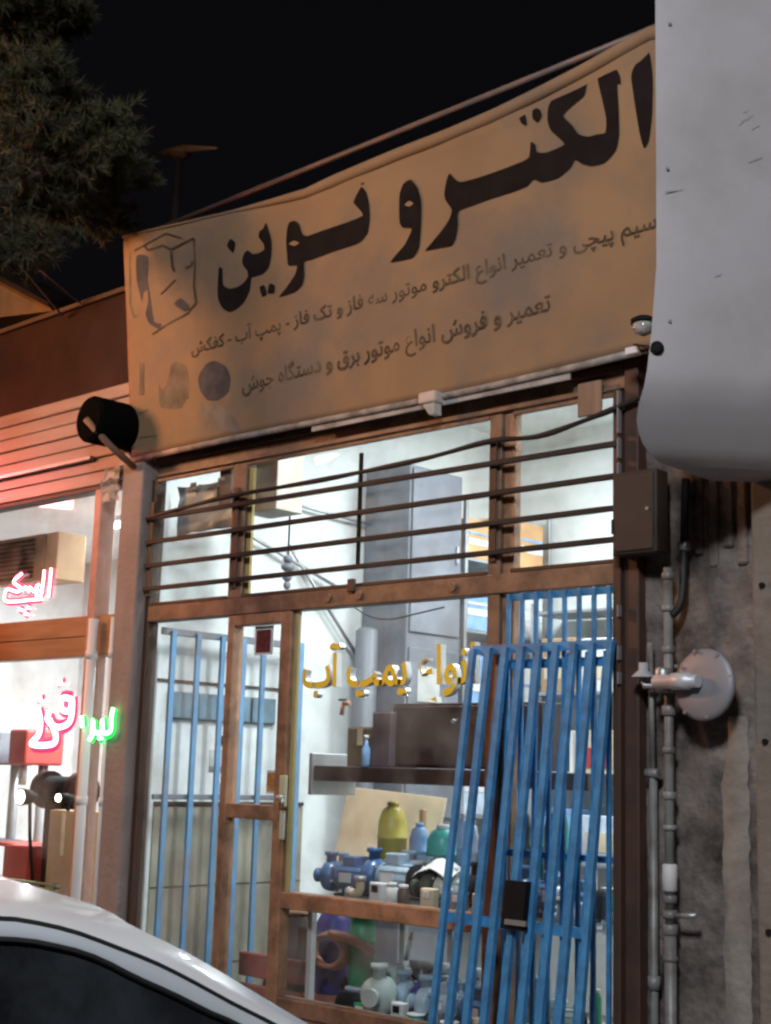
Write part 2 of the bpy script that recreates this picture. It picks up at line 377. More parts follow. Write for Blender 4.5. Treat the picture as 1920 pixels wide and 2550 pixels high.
# rolled top hem, frame tubes
hem = [(SX0+(SX1-SX0)*i/60, sy(interp(topc, SX0+(SX1-SX0)*i/60))-.004, interp(topc, SX0+(SX1-SX0)*i/60)-.004) for i in range(61)]
tube('top_hem', hem, [.008+.026*min(1, max(0, (p[0]+5.75)/.8)) for p in hem], banner, sign, 10)
hemb = [(p.x, sy(p.z)+.005, p.z-.012) for p in botc]
tube('bottom_hem', hemb, .018, M('pale_hem', (.38, .34, .31), .7, var=.4, scale=9, dirt=(.08, .065, .055), dscale=6, dirtamt=.9), sign, 8)  # hem coloured paler than the cloth to carry light from below
pa = asn(335, 585, 0); pb = asn(1643, 58, 0)
fr = M('sign_frame_steel', (.18, .13, .11), .5, var=.3, dirt=(.3, .12, .05), dscale=6)
MB().tube([pa+Vector((-.05, .04, .0)), pb+Vector((.35, .04, .02))], .016, 8).build('frame_tube', fr, sign)
MB().tube([(SX0+.02, SY0+.05, SZ0), (SX0+.02, sy(4.6)+.05, 4.55)], .014, 8).build('frame_tube', fr, sign)
MB().tube([(SX0, SY0+.04, SZ0+.02), (SX1, SY0+.04, SZ0+.02)], .016, 8).build('frame_tube', fr, sign)
for x in (-6.0, -5.0, -4.0, -3.2): MB().tube([(x, sy(4.2)+.06, 4.25), (x, .0, 4.1)], .012, 6).build('stay', fr, sign)
MB().box(-5.2, -3.55, SY0+.01, SY0+.02, SZ0-.05, SZ0-.012, .002).build('hem_strip', M('grey_hem_strip', (.42, .42, .42), .6, var=.35, scale=10, dirt=(.08, .07, .06), dscale=5, dirtamt=.9), sign)  # pale strip with the light on the banner underside put into its colour
# big lettering traced on the sign face
def z1(p): return (1000+p[0]/2.563, 100+p[1]/2.563)
def z2(p): return (500+p[0]/2.777, 400+p[1]/2.777)
def z3(p): return (290+p[0]/3.815, 550+p[1]/3.815)
def smooth2(pts, n=3):                       # closed Catmull-Rom, softened
    m = len(pts); out = []
    for i in range(m):
        p0, p1, p2, p3 = [Vector((*pts[(i+d) % m], 0)) for d in (-1, 0, 1, 2)]
        for k in range(n):
            t = k/n; c = .5*((2*p1)+(p2-p0)*t+(2*p0-5*p1+4*p2-p3)*t*t+(3*p1-p0-3*p2+p3)*t**3)
            l = p1+(p2-p1)*t; c = c*.6+l*.4; out.append((c.x, c.y))
    return out
def printed(name, outlines, mat, off=.0055, sm=True):
    b = MB()
    for zf, pts in outlines:
        pp = smooth2(pts) if sm else pts
        b.poly([asn(*zf(p), off=off) for p in pp])
    b.bm.normal_update()
    bmesh.ops.triangulate(b.bm, faces=b.bm.faces[:], ngon_method='EAR_CLIP')
    return b.build(name, mat, sign)
L_alef = [(1560, 35), (1590, 110), (1605, 250), (1600, 480), (1580, 640), (1548, 690), (1520, 600), (1490, 420), (1465, 240), (1478, 180), (1530, 100)]
L_lktr = [(1350, 150), (1395, 230), (1400, 285), (1378, 285), (1387, 450), (1390, 600), (1370, 700), (1300, 780), (1215, 803), (1150, 785), (1108, 760), (1080, 810), (1000, 880), (900, 910), (845, 890), (800, 935), (700, 975), (560, 1020), (430, 1065), (370, 1085), (357, 1120), (360, 1180), (345, 1260), (320, 1310), (250, 1325), (150, 1345), (190, 1295), (260, 1210), (305, 1140), (320, 1080), (280, 1020), (272, 980), (285, 900), (305, 850), (345, 890), (380, 905), (480, 880), (640, 825), (780, 770), (815, 740), (825, 650), (855, 670), (865, 715), (930, 715), (1040, 665), (990, 610), (950, 570), (930, 510), (935, 430), (960, 380), (1020, 320), (1110, 270), (1190, 235), (1180, 300), (1165, 355), (1100, 410), (1030, 480), (1090, 545), (1130, 600), (1190, 615), (1250, 600), (1300, 590), (1305, 500), (1280, 380), (1250, 240), (1300, 190)]
L_dots = [[(765, 470), (790, 475), (800, 545), (765, 530), (752, 500)], [(838, 435), (880, 440), (895, 480), (870, 525), (835, 495)]]
L_waw = [(1450, 130), (1500, 190), (1525, 280), (1525, 400), (1520, 500), (1510, 600), (1470, 670), (1400, 690), (1310, 705), (1350, 650), (1410, 580), (1460, 470), (1400, 465), (1375, 430), (1370, 330), (1375, 230), (1400, 160)]
L_nw = [(1110, 180), (1145, 220), (1165, 300), (1170, 400), (1155, 500), (1110, 560), (1060, 585), (900, 635), (760, 685), (715, 700), (715, 800), (700, 860), (650, 910), (540, 945), (590, 880), (650, 790), (665, 725), (605, 725), (595, 640), (590, 560), (595, 480), (610, 430), (645, 415), (680, 440), (705, 510), (740, 520), (850, 480), (1000, 430), (1120, 380), (1090, 330), (1055, 290), (1075, 240)]
L_yn = [(450, 430), (470, 480), (490, 560), (488, 660), (470, 740), (430, 785), (370, 805), (350, 815), (340, 900), (300, 980), (250, 1025), (200, 1045), (150, 1020), (120, 960), (115, 880), (125, 740), (150, 750), (155, 860), (200, 885), (260, 870), (300, 840), (325, 800), (320, 760), (295, 730), (285, 690), (300, 640), (325, 620), (360, 645), (410, 635), (440, 610), (430, 570), (400, 530), (405, 490), (430, 470)]
L_d2 = [[(205, 540), (240, 570), (225, 640), (180, 590)], [(405, 875), (440, 862), (458, 925), (425, 942)], [(475, 850), (510, 862), (508, 918), (462, 915)]]
for nm, o_ in (('letter', [(z1, L_alef)]), ('letter', [(z1, L_lktr)]), ('letter', [(z2, L_waw)]), ('letter', [(z2, L_nw)]), ('letter', [(z2, L_yn)])):
    printed(nm, o_, print_dark)
for zf, d in [(z1, d) for d in L_dots]+[(z2, d) for d in L_d2]+[(z2, [(1075, 110), (1115, 120), (1130, 165), (1085, 160)])]: printed('letter_dot', [(zf, d)], print_dark)
for d in ([(1410, 305), (1440, 278), (1470, 295), (1440, 318)], [(610, 575), (645, 553), (680, 570), (645, 590)]): printed('letter_eye', [(z2, d)], banner, .0065)
# faded emblem, pictures of motors
def strip(p, w):
    out = []
    for (x0, y0), (x1, y1) in zip(p, p[1:]):
        d = Vector((x1-x0, y1-y0)); n = Vector((-d.y, d.x)).normalized()*w/2
        out.append([(x0+n.x, y0+n.y), (x1+n.x, y1+n.y), (x1-n.x, y1-n.y), (x0-n.x, y0-n.y)])
    return out
em = []
for p, w in (([(170, 285), (470, 120), (620, 165)], 16), ([(735, 165), (520, 270), (440, 235), (300, 280), (270, 240)], 22), ([(735, 165), (745, 400), (735, 620), (755, 780), (680, 860)], 20), ([(690, 870), (500, 975), (340, 1080)], 18),
             ([(520, 290), (530, 430), (550, 480)], 24), ([(720, 380), (715, 420), (650, 450)], 26), ([(420, 700), (560, 560)], 14)):
    em += [(z3, q) for q in strip(p, w)]
printed('emblem', em, print_mid, .0050, False)
printed('emblem_shade', [(z3, [(190, 330), (300, 340), (300, 560), (330, 760), (360, 960), (430, 980), (400, 1030), (300, 960), (240, 760), (190, 560)]), (z3, [(545, 790), (610, 735), (690, 810), (650, 860)])], print_blue, .0046)
EE = printed('emblem_edge', [(z3, q) for q in strip([(130, 300), (130, 800), (170, 915), (260, 870), (250, 700)], 20)]+[(z3, q) for q in strip([(240, 1350), (235, 1650)], 40)]+[(z3, q) for q in strip([(190, 1840), (300, 1790)], 16)]+[(z3, q) for q in strip([(200, 2060), (380, 2040)], 12)], print_grey, .0042, False); EE['kind'] = 'stuff'
printed('motor_picture', [(z3, [(420, 1480), (560, 1340), (660, 1380), (690, 1540), (680, 1750), (560, 1790), (420, 1770), (400, 1620)])], print_grey, .0042)
printed('motor_picture', [(z3, [(850, 1360), (940, 1330), (1040, 1390), (1080, 1500), (1060, 1620), (960, 1700), (860, 1700), (790, 1600), (780, 1480)])], print_blue, .0046)
printed('motor_picture', [(z3, [(800, 1740), (950, 1730), (1100, 1850), (1180, 2000), (1000, 1990), (860, 1870)])], M('faint_grey_print', (.23, .185, .15), .7, var=.2, scale=10), .0040)

# Persian text with presentation forms (the built-in font carries them)
FORMS = {'ا': (0xFE8D, 0xFE8E), 'آ': (0xFE81, 0xFE82), 'ب': (0xFE8F, 0xFE90, 0xFE91, 0xFE92), 'پ': (0xFB56, 0xFB57, 0xFB58, 0xFB59), 'ت': (0xFE95, 0xFE96, 0xFE97, 0xFE98),
         'ج': (0xFE9D, 0xFE9E, 0xFE9F, 0xFEA0), 'چ': (0xFB7A, 0xFB7B, 0xFB7C, 0xFB7D), 'د': (0xFEA9, 0xFEAA), 'ر': (0xFEAD, 0xFEAE), 'ز': (0xFEAF, 0xFEB0), 'س': (0xFEB1, 0xFEB2, 0xFEB3, 0xFEB4),
         'ش': (0xFEB5, 0xFEB6, 0xFEB7, 0xFEB8), 'ع': (0xFEC9, 0xFECA, 0xFECB, 0xFECC), 'ف': (0xFED1, 0xFED2, 0xFED3, 0xFED4), 'ق': (0xFED5, 0xFED6, 0xFED7, 0xFED8), 'ک': (0xFB8E, 0xFB8F, 0xFB90, 0xFB91),
         'گ': (0xFB92, 0xFB93, 0xFB94, 0xFB95), 'ل': (0xFEDD, 0xFEDE, 0xFEDF, 0xFEE0), 'م': (0xFEE1, 0xFEE2, 0xFEE3, 0xFEE4), 'ن': (0xFEE5, 0xFEE6, 0xFEE7, 0xFEE8), 'ه': (0xFEE9, 0xFEEA, 0xFEEB, 0xFEEC),
         'و': (0xFEED, 0xFEEE), 'ی': (0xFBFC, 0xFBFD, 0xFBFE, 0xFBFF)}
def shape(s):
    out = []
    for i, c in enumerate(s):
        if c not in FORMS: out.append(c); continue
        pj = i > 0 and s[i-1] in FORMS and len(FORMS[s[i-1]]) == 4
        nj = len(FORMS[c]) == 4 and i+1 < len(s) and s[i+1] in FORMS
        out.append(chr(FORMS[c][(2 if nj else 0)+(1 if pj else 0)] if len(FORMS[c]) == 4 else FORMS[c][1 if pj else 0]))
    return ''.join(reversed(out))
def text_mesh(s, bold=.0, ext=0.):
    c = bpy.data.curves.new('txt', 'FONT'); c.body = shape(s); c.size = 1; c.offset = bold; c.extrude = ext; c.resolution_u = 3
    o = bpy.data.objects.new('txt', c); COL.objects.link(o); bpy.context.view_layer.update()
    me = bpy.data.meshes.new_from_object(o.evaluated_get(bpy.context.evaluated_depsgraph_get()))
    bpy.data.objects.remove(o); bpy.data.curves.remove(c); me.materials.clear()
    return me
def place_text(name, s, p_left, p_right, height, mat, parent, up=Vector((0, 0, 1)), bold=.012, ext=0., zfit=None):
    """text fitted between two world points (baseline), real height"""
    me = text_mesh(s, bold, ext); xs = [v.co.x for v in me.vertices]; x0, x1 = min(xs), max(xs)
    ux = (p_right-p_left); L_ = ux.length; ux.normalize(); un = ux.cross(up); un.normalize()
    for v in me.vertices:
        q = v.co.copy(); v.co = p_left+ux*((q.x-x0)/(x1-x0)*L_)+up*(q.y*height)+un*q.z-ORG[parent]
    o = link(name, me, mat, parent); o['kind'] = 'stuff'; return o
upS = Vector((0, sl, 1)).normalized()
place_text('small_lettering', 'سیم پیچی و تعمیر انواع الکترو موتور سه فاز و تک فاز - پمپ آب - کفکش', asn(476, 882, .005), asn(1636, 566, .005), .098, print_mid, sign, upS)
place_text('small_lettering', 'تعمیر و فروش انواع موتور برق و دستگاه جوش', asn(603, 976, .005), asn(1372, 772, .005), .115, print_mid, sign, upS, .018)

# ------------------------------------------------------------------ letters on the shop window
wl_ = thing('window_lettering', 'amber faced three dimensional Persian letters stuck on the lower shop window', 'lettering', (-4.6, 0, 2))
def wx(zx): return at(700+zx/3.085, 1560+470/3.085, -.01).x
wz = at(700+500/3.085, 1560+455/3.085, -.01).z
me = text_mesh('انواع پمپ آب', .022, .0); xs = [v.co.x for v in me.vertices]; x0, x1 = min(xs), max(xs); xa, xb = wx(170), wx(1500)
bm = bmesh.new(); bm.from_mesh(me); bmesh.ops.remove_doubles(bm, verts=bm.verts[:], dist=1e-5); seen = set(); islands = []
for f in bm.faces:
    if f in seen: continue
    st_, isl = [f], []
    seen.add(f)
    while st_:
        q = st_.pop(); isl.append(q)
        for v in q.verts:
            for g in v.link_faces:
                if g not in seen: seen.add(g); st_.append(g)
    islands.append([[v.co.copy() for v in q.verts] for q in isl])
bm.free()
for isl in islands:
    b2 = bmesh.new()
    for q in isl:
        try: b2.faces.new([b2.verts.new(v) for v in q])
        except ValueError: pass
    bmesh.ops.remove_doubles(b2, verts=b2.verts[:], dist=1e-5)
    ex = bmesh.ops.extrude_face_region(b2, geom=b2.faces[:])
    for v in [g for g in ex['geom'] if isinstance(g, bmesh.types.BMVert)]: v.co.z += 1
    bmesh.ops.recalc_face_normals(b2, faces=b2.faces[:])
    for f in b2.faces: f.material_index = 0 if f.calc_center_median().z > .99 else 1
    w_ = max(v.co.x for v in b2.verts)-min(v.co.x for v in b2.verts)
    for v in b2.verts:
        q = v.co.copy(); v.co = Vector((xa+(q.x-x0)/(x1-x0)*(xb-xa), .016-.036*q.z, wz+q.y*.25))-ORG[wl_]
    m2 = bpy.data.meshes.new('letter'); b2.to_mesh(m2); b2.free(); m2.materials.append(yellow_face); m2.materials.append(silver_side)
    link('letter' if w_ > .18 or True else 'letter_dot', m2, None, wl_)

# ------------------------------------------------------------------ blue gates
fg = thing('window_security_grille', 'fixed blue upright bar grille in front of the right hand window', 'grille', (-3.6, -.04, .4))
for z0, z1 in ((2.365, 2.395), (2.06, 2.10), (1.25, 1.28), (.52, .55)): box('rail', -3.918, -3.355, -.045, -.030, z0, z1, blue, fg, .002)
for i in range(8):
    x = -3.905+i*.077; box('bar', x-.010, x+.010, -.062, -.0455, .5, 2.395, blue, fg, .002)
lg = thing('leaning_gate', 'blue steel bar gate panel leaning against the right of the shop front', 'gate', (-3.7, -.3, -.15))
def gp(x, z, d=0): return Vector((x, -.075-(2.165-z)*.142-d, z))
def leanbar(name, x0, x1, z0, z1, d0, d1, m=blue):
    b = MB(); pts = [gp(x0, z0, d0), gp(x1, z0, d0), gp(x1, z0, d1), gp(x0, z0, d1)]; t = gp(0, z1)-gp(0, z0)
    return b.prism(pts, t).build(name, m, lg)
for z0, z1 in ((2.125, 2.165), (.97, 1.01), (.0, .04)): leanbar('rail', -4.075, -3.315, z0, z1, 0, .022)
for i in range(9):
    x = -4.058+i*.0925; leanbar('bar', x-.0138, x+.0138, -.14, 2.15, .023, .048)
for i in range(8):
    x = -4.012+i*.0925; leanbar('rear_bar', x-.014, x+.014, -.1, 2.12, -.034, -.003)
lkx = leanbar('lock_box', -3.71, -3.60, .98, 1.17, .05, .085, black)
leanbar('lock_bolt', -3.68, -3.575, 1.0, 1.02, .087, .1, grey_metal)
# inner leaf folded back on the left wall
ig = thing('inner_gate_leaf', 'pale blue bar gate leaf swung inward flat along the left wall', 'gate', (-6.5, .5, 0))
for z0, z1 in ((2.335, 2.376), (1.40, 1.43), (.25, .29)): box('rail', -6.512, -6.492, .02, 1.12, z0, z1, grey_curtain, ig, .003)
for y in (.09, .275, .463, .63, .79): box('bar', -6.49, -6.468, y-.018, y+.018, .2, 2.36, blue_in, ig, .003)
box('stile', -6.50, -6.46, 1.08, 1.12, .1, 2.376, blue_in, ig, .003)

# ------------------------------------------------------------------ neighbour on the left
lb = thing('left_neighbour_shop', 'neighbouring tool shop with pink lit siding and red neon in its window', 'shop', (-8.2, 1.5, 0))
box('back_wall', -11.5, -6.75, 2.9, 3.0, -.14, 3.5, pinkwall, lb, 0)
box('right_wall', -6.85, -6.73, .08, 2.9, -.14, 3.5, pinkwall, lb, 0)
box('left_wall', -11.6, -11.5, .0, 3.0, -.14, 3.5, pinkwall, lb, 0)
box('ceiling', -11.6, -6.73, .05, 3.0, 3.5, 3.6, pinkwall, lb, 0)
box('floor', -11.5, -6.85, .0, 2.9, -.14, 0, paving, lb, 0)
box('upper_panel', -11.6, -6.74, -.02, .08, 3.88, 4.50, panelbrown, lb, 0)
box('coping', -11.6, -6.74, -.05, .1, 4.502, 4.535, brown_dk, lb, .004)
box('parapet_return', -11.6, -6.74, .1, .2, 3.6, 4.50, panelbrown, lb, 0)
for i in range(7):                       # pieces of the siding, each with its own shadow gap
    z0 = 3.27+i*.088
    box('siding_board', -11.6, -6.80, -.075+.006*(i % 2), .06, z0, z0+.082, siding, lb, .006)
box('shutter_rail', -11.6, -7.15, -.11, -.08, 3.43, 3.455, grey_metal, lb, .003)
box('soffit', -11.6, -6.84, -.06, .05, 3.245, 3.268, brown_dk, lb, .002)
box('beam', -11.6, -7.075, -.05, .06, 2.345, 2.47, wood_or, lb, .004)
box('beam', -11.6, -7.075, -.045, .06, 2.225, 2.343, wood_or, lb, .004)
box('beam', -7.068, -6.835, -.03, .06, 2.225, 2.47, wood_or, lb, .004)
box('mullion', -7.142, -7.07, -.06, .05, -.1, 3.245, M('pink_frame', (.46, .27, .21), .5, dirt=(.3, .17, .13), dscale=5), lb, .004)
box('mullion', -8.95, -8.88, -.06, .05, -.1, 3.245, wood_or, lb, .004)
box('side_frame', -6.838, -6.832, -.02, .03, -.1, 3.245, white_pl, lb, 0)
for xa, xb, za, zb in ((-8.875, -7.145, 2.472, 3.243), (-8.875, -7.145, .3, 2.223), (-7.067, -6.84, 2.472, 3.243), (-7.067, -6.84, .3, 2.223), (-11.5, -8.955, .3, 3.243)):
    box('pane', xa, xb, .0, .005, za, zb, glass, lb, 0)
box('stall_riser', -11.5, -7.145, -.02, .06, -.14, .3, panelbrown, lb, .003)
box('stall_riser', -7.067, -6.84, -.02, .06, -.14, .3, panelbrown, lb, .003)
co = MB().box(-6.83, -6.625, -.09, .05, -.15, 3.36, .012, 2).build('column', conc)
tag(co, 'grey pink plastered column between the two shops', 'column')
# pipes beside the column
for x, r, zt, lab in ((-7.030, .030, 2.44, 'white upright pipe nearest the pink mullion of the left shop'), (ad(243, 1380, -.085).x, .016, 2.44, 'thin white upright conduit between the thicker pipe and the column')):
    p = thing('drain_pipe', lab, 'pipe', (x, -.08, -.15), 'white pipes beside the column')
    cyl('pipe', (x, -.085, -.15), (x, -.085, zt), r, white_pl, p, 14)
    for z in (.5, 1.35, 2.2): cyl('collar', (x, -.085, z), (x, -.085, z+.05), r*1.18, white_pl, p, 14)
# flue drum and its rod
soot = M('soot_black', (.004, .004, .004), .95); soot.node_tree.nodes['Principled BSDF'].inputs['Specular IOR Level'].default_value = .02
dr_ = thing('flue_pipe', 'wide black round flue pipe sticking out beside the banner', 'flue pipe', (-6.9, -.1, 3.6))
dc = ad(193, 905, -.38)
MB().lathe((dc.x, -.38, dc.z), [(.10, 0), (.135, .004), (.14, .012), (.14, .40)], (0, 1, 0), 28).build('drum', soot, dr_)
MB().lathe((dc.x, -.385, dc.z), [(.118, 0), (.12, .006)], (0, 1, 0), 28).build('cap', soot, dr_)
MB().tube([ad(185, 905, -.42), ad(240, 965, -.3), ad(290, 1010, -.1)], .020, 8).build('rod', M('rusty_rod', (.22, .13, .09), .7, var=.3), dr_)
junk = thing('crumpled_sheet', 'crumpled grey sheet scrap stuffed above the white pipes', 'scrap', (-6.95, -.1, 3.2))
b = MB()
rows = []
for i in range(7):
    rows.append([(-7.02+.035*j+random.uniform(-.01, .01), -.09+random.uniform(-.03, .02), 3.14+.035*i+random.uniform(-.01, .01)) for j in range(6)])
b.grid(rows, False).build('sheet', M('grey_scrap', (.42, .36, .33), .6, var=.3), junk)

# neon letters in the left window -------------------------------------------------
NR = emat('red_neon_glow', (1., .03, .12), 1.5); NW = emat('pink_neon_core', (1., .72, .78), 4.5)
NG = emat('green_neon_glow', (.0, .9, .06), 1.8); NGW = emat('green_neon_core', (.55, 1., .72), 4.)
def neon(name, label, strokes, zf, Y, r, core, halo):
    pts = [[at(*zf(p), Y) for p in s] for s in strokes]
    c = sum((sum(s, Vector())/len(s) for s in pts), Vector())/len(pts)
    t = thing(name, label, 'neon sign', c)
    for s in pts:
        s2 = spline(s, 4) if len(s) > 2 else s
        MB().tube(s2, r*.9, 8).build('tube', core, t)
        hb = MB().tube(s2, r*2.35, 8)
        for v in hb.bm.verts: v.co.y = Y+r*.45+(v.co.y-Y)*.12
        hb.build('glow_halo', halo, t)  # flattened emissive tube, added to imitate glow spreading around the letter
    return t
def z4(p): return (p[0]/2.212, 1250+p[1]/2.212)
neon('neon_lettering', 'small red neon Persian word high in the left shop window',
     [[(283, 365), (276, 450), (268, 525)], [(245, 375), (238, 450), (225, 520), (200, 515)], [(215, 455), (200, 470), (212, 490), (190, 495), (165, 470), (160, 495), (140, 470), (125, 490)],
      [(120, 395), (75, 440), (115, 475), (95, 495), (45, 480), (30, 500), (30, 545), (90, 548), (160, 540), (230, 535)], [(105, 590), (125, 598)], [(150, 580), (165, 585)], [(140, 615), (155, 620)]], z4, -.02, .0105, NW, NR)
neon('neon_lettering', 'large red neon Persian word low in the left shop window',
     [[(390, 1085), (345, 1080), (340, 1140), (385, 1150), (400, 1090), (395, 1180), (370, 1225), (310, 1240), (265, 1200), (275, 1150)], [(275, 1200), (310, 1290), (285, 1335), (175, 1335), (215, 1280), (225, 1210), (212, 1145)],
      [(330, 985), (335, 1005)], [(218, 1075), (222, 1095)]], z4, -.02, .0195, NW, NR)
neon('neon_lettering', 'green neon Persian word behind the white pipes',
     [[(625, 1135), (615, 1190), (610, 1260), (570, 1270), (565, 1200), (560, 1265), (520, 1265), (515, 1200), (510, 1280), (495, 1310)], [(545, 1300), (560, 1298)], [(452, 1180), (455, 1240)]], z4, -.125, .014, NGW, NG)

# contents of the left shop -------------------------------------------------------
def carton_thing(x, y, z, w, d, h, m, label, name='carton', cat='box', tape=True, group=None):
    t = thing(name, label, cat, (x, y, z), group)
    box('body', x-w/2, x+w/2, y, y+d, z, z+h, m, t, .004)
    box('lid_flap', x-w/2+.004, x+w/2-.004, y+.004, y+d/2-.003, z+h, z+h+.004, m, t, 0)
    if tape: box('tape', x-.02, x+.02, y-.002, y-.0005, z+h*.55, z+h*.99, beigebox, t, 0)
    return t
ct = thing('shop_counter', 'low dark counter behind the left shop window', 'counter', (-8.2, .5, 0))
box('top', -10.5, -7.25, .2, 1.0, .62, .66, wood_or, ct, .004); box('front', -10.5, -7.25, .22, .26, 0, .62, panelbrown, ct, .004)
p = ad(128, 1920, .35); carton_thing(p.x, .35, .66, .33, .3, .62, carton, 'tall brown carton standing on the left shop counter')
p = ad(30, 1900, .45); carton_thing(p.x, .45, .66, .3, .3, .36, redp, 'red tool box beside the tall brown carton', 'tool_box', 'tool box', False)
p = ad(60, 1945, .25); t = thing('wire_rack', 'low green slatted rack in front of the red tool box', 'rack', (p.x, .22, .66))
for i in range(5): box('slat', p.x-.25, p.x+.35, .21+.004*i, .235+.004*i, .70+.03*i, .716+.03*i, M('olive_rack', (.22, .26, .12), .5), t, .002)
box('foot', p.x-.24, p.x-.21, .23, .26, .66, .84, black, t, .002); box('foot', p.x+.3, p.x+.33, .23, .26, .66, .84, black, t, .002)
p = ad(120, 1800, .6); t = thing('bench_grinder', 'dark bench grinder machine on the left counter near the glowing bulbs', 'grinder', (p.x, .6, .66))
zb = 1.30
MB().cyl((p.x-.16, .65, zb+.1), (p.x+.16, .65, zb+.1), .095, None, 18).build('motor', black, t)
for s in (-1, 1): MB().cyl((p.x+s*.17, .65, zb+.1), (p.x+s*.23, .65, zb+.1), .13, None, 20).build('wheel_guard', panelbrown, t)
MB().box(p.x-.1, p.x+.1, .56, .74, .66, zb+.03, .01).build('pedestal', panelbrown, t)
for (dx, dy, lab) in ((48, 1722, 'bigger glowing bulb in place of a headlight reflection low in the left window'), (130, 1724, 'smaller glowing bulb in place of a headlight reflection, right of the bigger one')):  # added glowing bulbs imitate warm headlight reflections in the glass
    p = ad(dx, dy, .3); rr = .045 if dx < 100 else .026
    t = thing('reflection_bulb', lab, 'lamp', p, 'bulbs in place of headlight reflections')
    MB().lathe(p+Vector((0, -.01, 0)), [(rr*.4, -.02), (rr, 0), (rr*.9, .012), (rr*.3, .02)], (0, -1, 0), 16).build('bulb', emat('warm_reflection_glow', (1, .86, .62), 16 if dx < 100 else 9), t)
    MB().lathe(p+Vector((0, .01, 0)), [(rr*1.25, -.02), (rr*1.1, .04), (rr*.5, .10)], (0, 1, 0), 16).build('housing', black, t)
    MB().tube([p+Vector((0, .06, 0)), p+Vector((0, .08, -.25)), (p.x, .45, .66)], .012, 8).build('stand', black, t)
t = thing('wall_heater', 'brown louvred air unit hanging in the left shop window', 'air unit', (-8.2, .5, 3))
p = ad(55, 1175, .5)
box('case', p.x-.5, p.x+.17, .55, .8, 2.86, 3.2, M('brown_case', (.30, .19, .13), .6), t, .008)
for i in range(9): box('louvre', p.x-.46, p.x+.05, .535, .552, 2.89+i*.033, 2.905+i*.033, black, t, .002)
box('side_panel', p.x+.175, p.x+.32, .56, .8, 2.86, 3.2, carton, t, .005)
for i, (x0, x1, z0, z1, m, lab) in enumerate(((-8.6, -7.3, 1.9, 1.93, grey_metal, ''),)):
    sh = thing('wall_shelf', 'grey metal shelf on the right wall of the left shop', 'shelf', (-6.95, 1.2, 1.9))
    box('board', -7.1, -6.86, .4, 2.4, 1.86, 1.885, grey_metal, sh, .002); box('board', -7.1, -6.86, .4, 2.4, 1.35, 1.375, grey_metal, sh, .002); box('board', -7.1, -6.86, .4, 2.4, 2.4, 2.425, grey_metal, sh, .002)
    for y in (.42, 2.38): box('upright', -7.095, -7.075, y-.01, y+.01, .0, 2.7, grey_metal, sh, .002)
cols = [redp, grey_curtain, beigebox, whitebox, bluebox, carton, black, redbrick]
names = ['red', 'slate grey', 'beige', 'white', 'light blue', 'brown', 'black', 'dull red']
lev = ['lowest', 'middle', 'top']
for k, z in enumerate((1.376, 1.886, 2.426)):
    y = .5
    for i in range(5):
        w = random.uniform(.22, .34); h = random.uniform(.16, .34); m = (i*3+k*2+1) % 8
        t = thing('goods_box', f'{names[m]} goods box on the {lev[k]} shelf of the left shop, {["nearest the glass", "second from the glass", "third from the glass", "fourth from the glass", "farthest from the glass"][i]}', 'box', (-7, y, z), 'goods boxes on the left shop shelves')
        box('body', -7.09, -6.88, y, y+w, z, z+h, cols[m], t, .004); box('tag', -7.094, -7.0905, y+.04, y+w*.6, z+h*.3, z+h*.7, whitebox, t, 0)
        y += w+.05
# machines seen dimly further in
for i, (dx, dy, m, lab) in enumerate(((95, 1640, redp, 'red upright drill press deep in the left shop'), (35, 1640, grey_curtain, 'grey upright drill press deep in the left shop'))):
    p = ad(dx, dy, 1.3); t = thing('drill_press', lab, 'drill press', (p.x, 1.3, 0))
    cyl('column', (p.x, 1.3, 0), (p.x, 1.3, p.z+.2), .04, grey_metal, t); box('head', p.x-.12, p.x+.12, 1.05, 1.4, p.z-.05, p.z+.22, m, t, .02, 2)
    cyl('chuck', (p.x, 1.12, p.z-.2), (p.x, 1.12, p.z-.05), .03, grey_metal, t); box('table', p.x-.16, p.x+.16, 1.0, 1.32, .95, .98, m, t, .004); box('base', p.x-.2, p.x+.2, 1.0, 1.5, 0, .06, m, t, .01)

# ------------------------------------------------------------------ inside the pump shop
def lampfix(name, label, x, y, z, L_, power, along='Y'):
    t = thing(name, label, 'lamp', (x, y, z), None)
    dx, dy = (.05, L_/2) if along == 'Y' else (L_/2, .05)
    box('batten', x-dx, x+dx, y-dy, y+dy, z-.04, z, white_pl, t, .006)
    for s in (-1, 1):
        if along == 'Y': MB().cyl((x+s*.03, y-dy*.97, z-.06), (x+s*.03, y+dy*.97, z-.06), .016, None, 10).build('tube', LAMP, t)
        else: MB().cyl((x-dx*.97, y+s*.03, z-.06), (x+dx*.97, y+s*.03, z-.06), .016, None, 10).build('tube', LAMP, t)
    l = bpy.data.lights.new('tube_light', 'AREA'); l.shape = 'RECTANGLE'; l.size = .2 if along == 'Y' else L_; l.size_y = L_ if along == 'Y' else .2; l.energy = power; l.color = (.95, .99, 1.)
    lo = bpy.data.objects.new('tube_light', l); COL.objects.link(lo); lo.parent = t; lo.location = (0, 0, -.09)
    return t
lampfix('ceiling_lamp', 'white tube lamp on the pump shop ceiling near the window', -4.6, .27, ZC, 1.2, ROOM_P, 'X')
lampfix('ceiling_lamp', 'white tube lamp on the pump shop ceiling towards the back', -4.6, 2.3, ZC, 1.2, ROOM_P, 'X')
lampfix('ceiling_lamp', 'white tube lamp on the left shop ceiling near the glass', -8.6, 1.5, 3.5, 1.2, LEFT_P, 'X')
lampfix('ceiling_lamp', 'white tube lamp on the left shop ceiling towards its back', -8.4, 2.1, 3.5, 1.2, LEFT_P*.6, 'X')
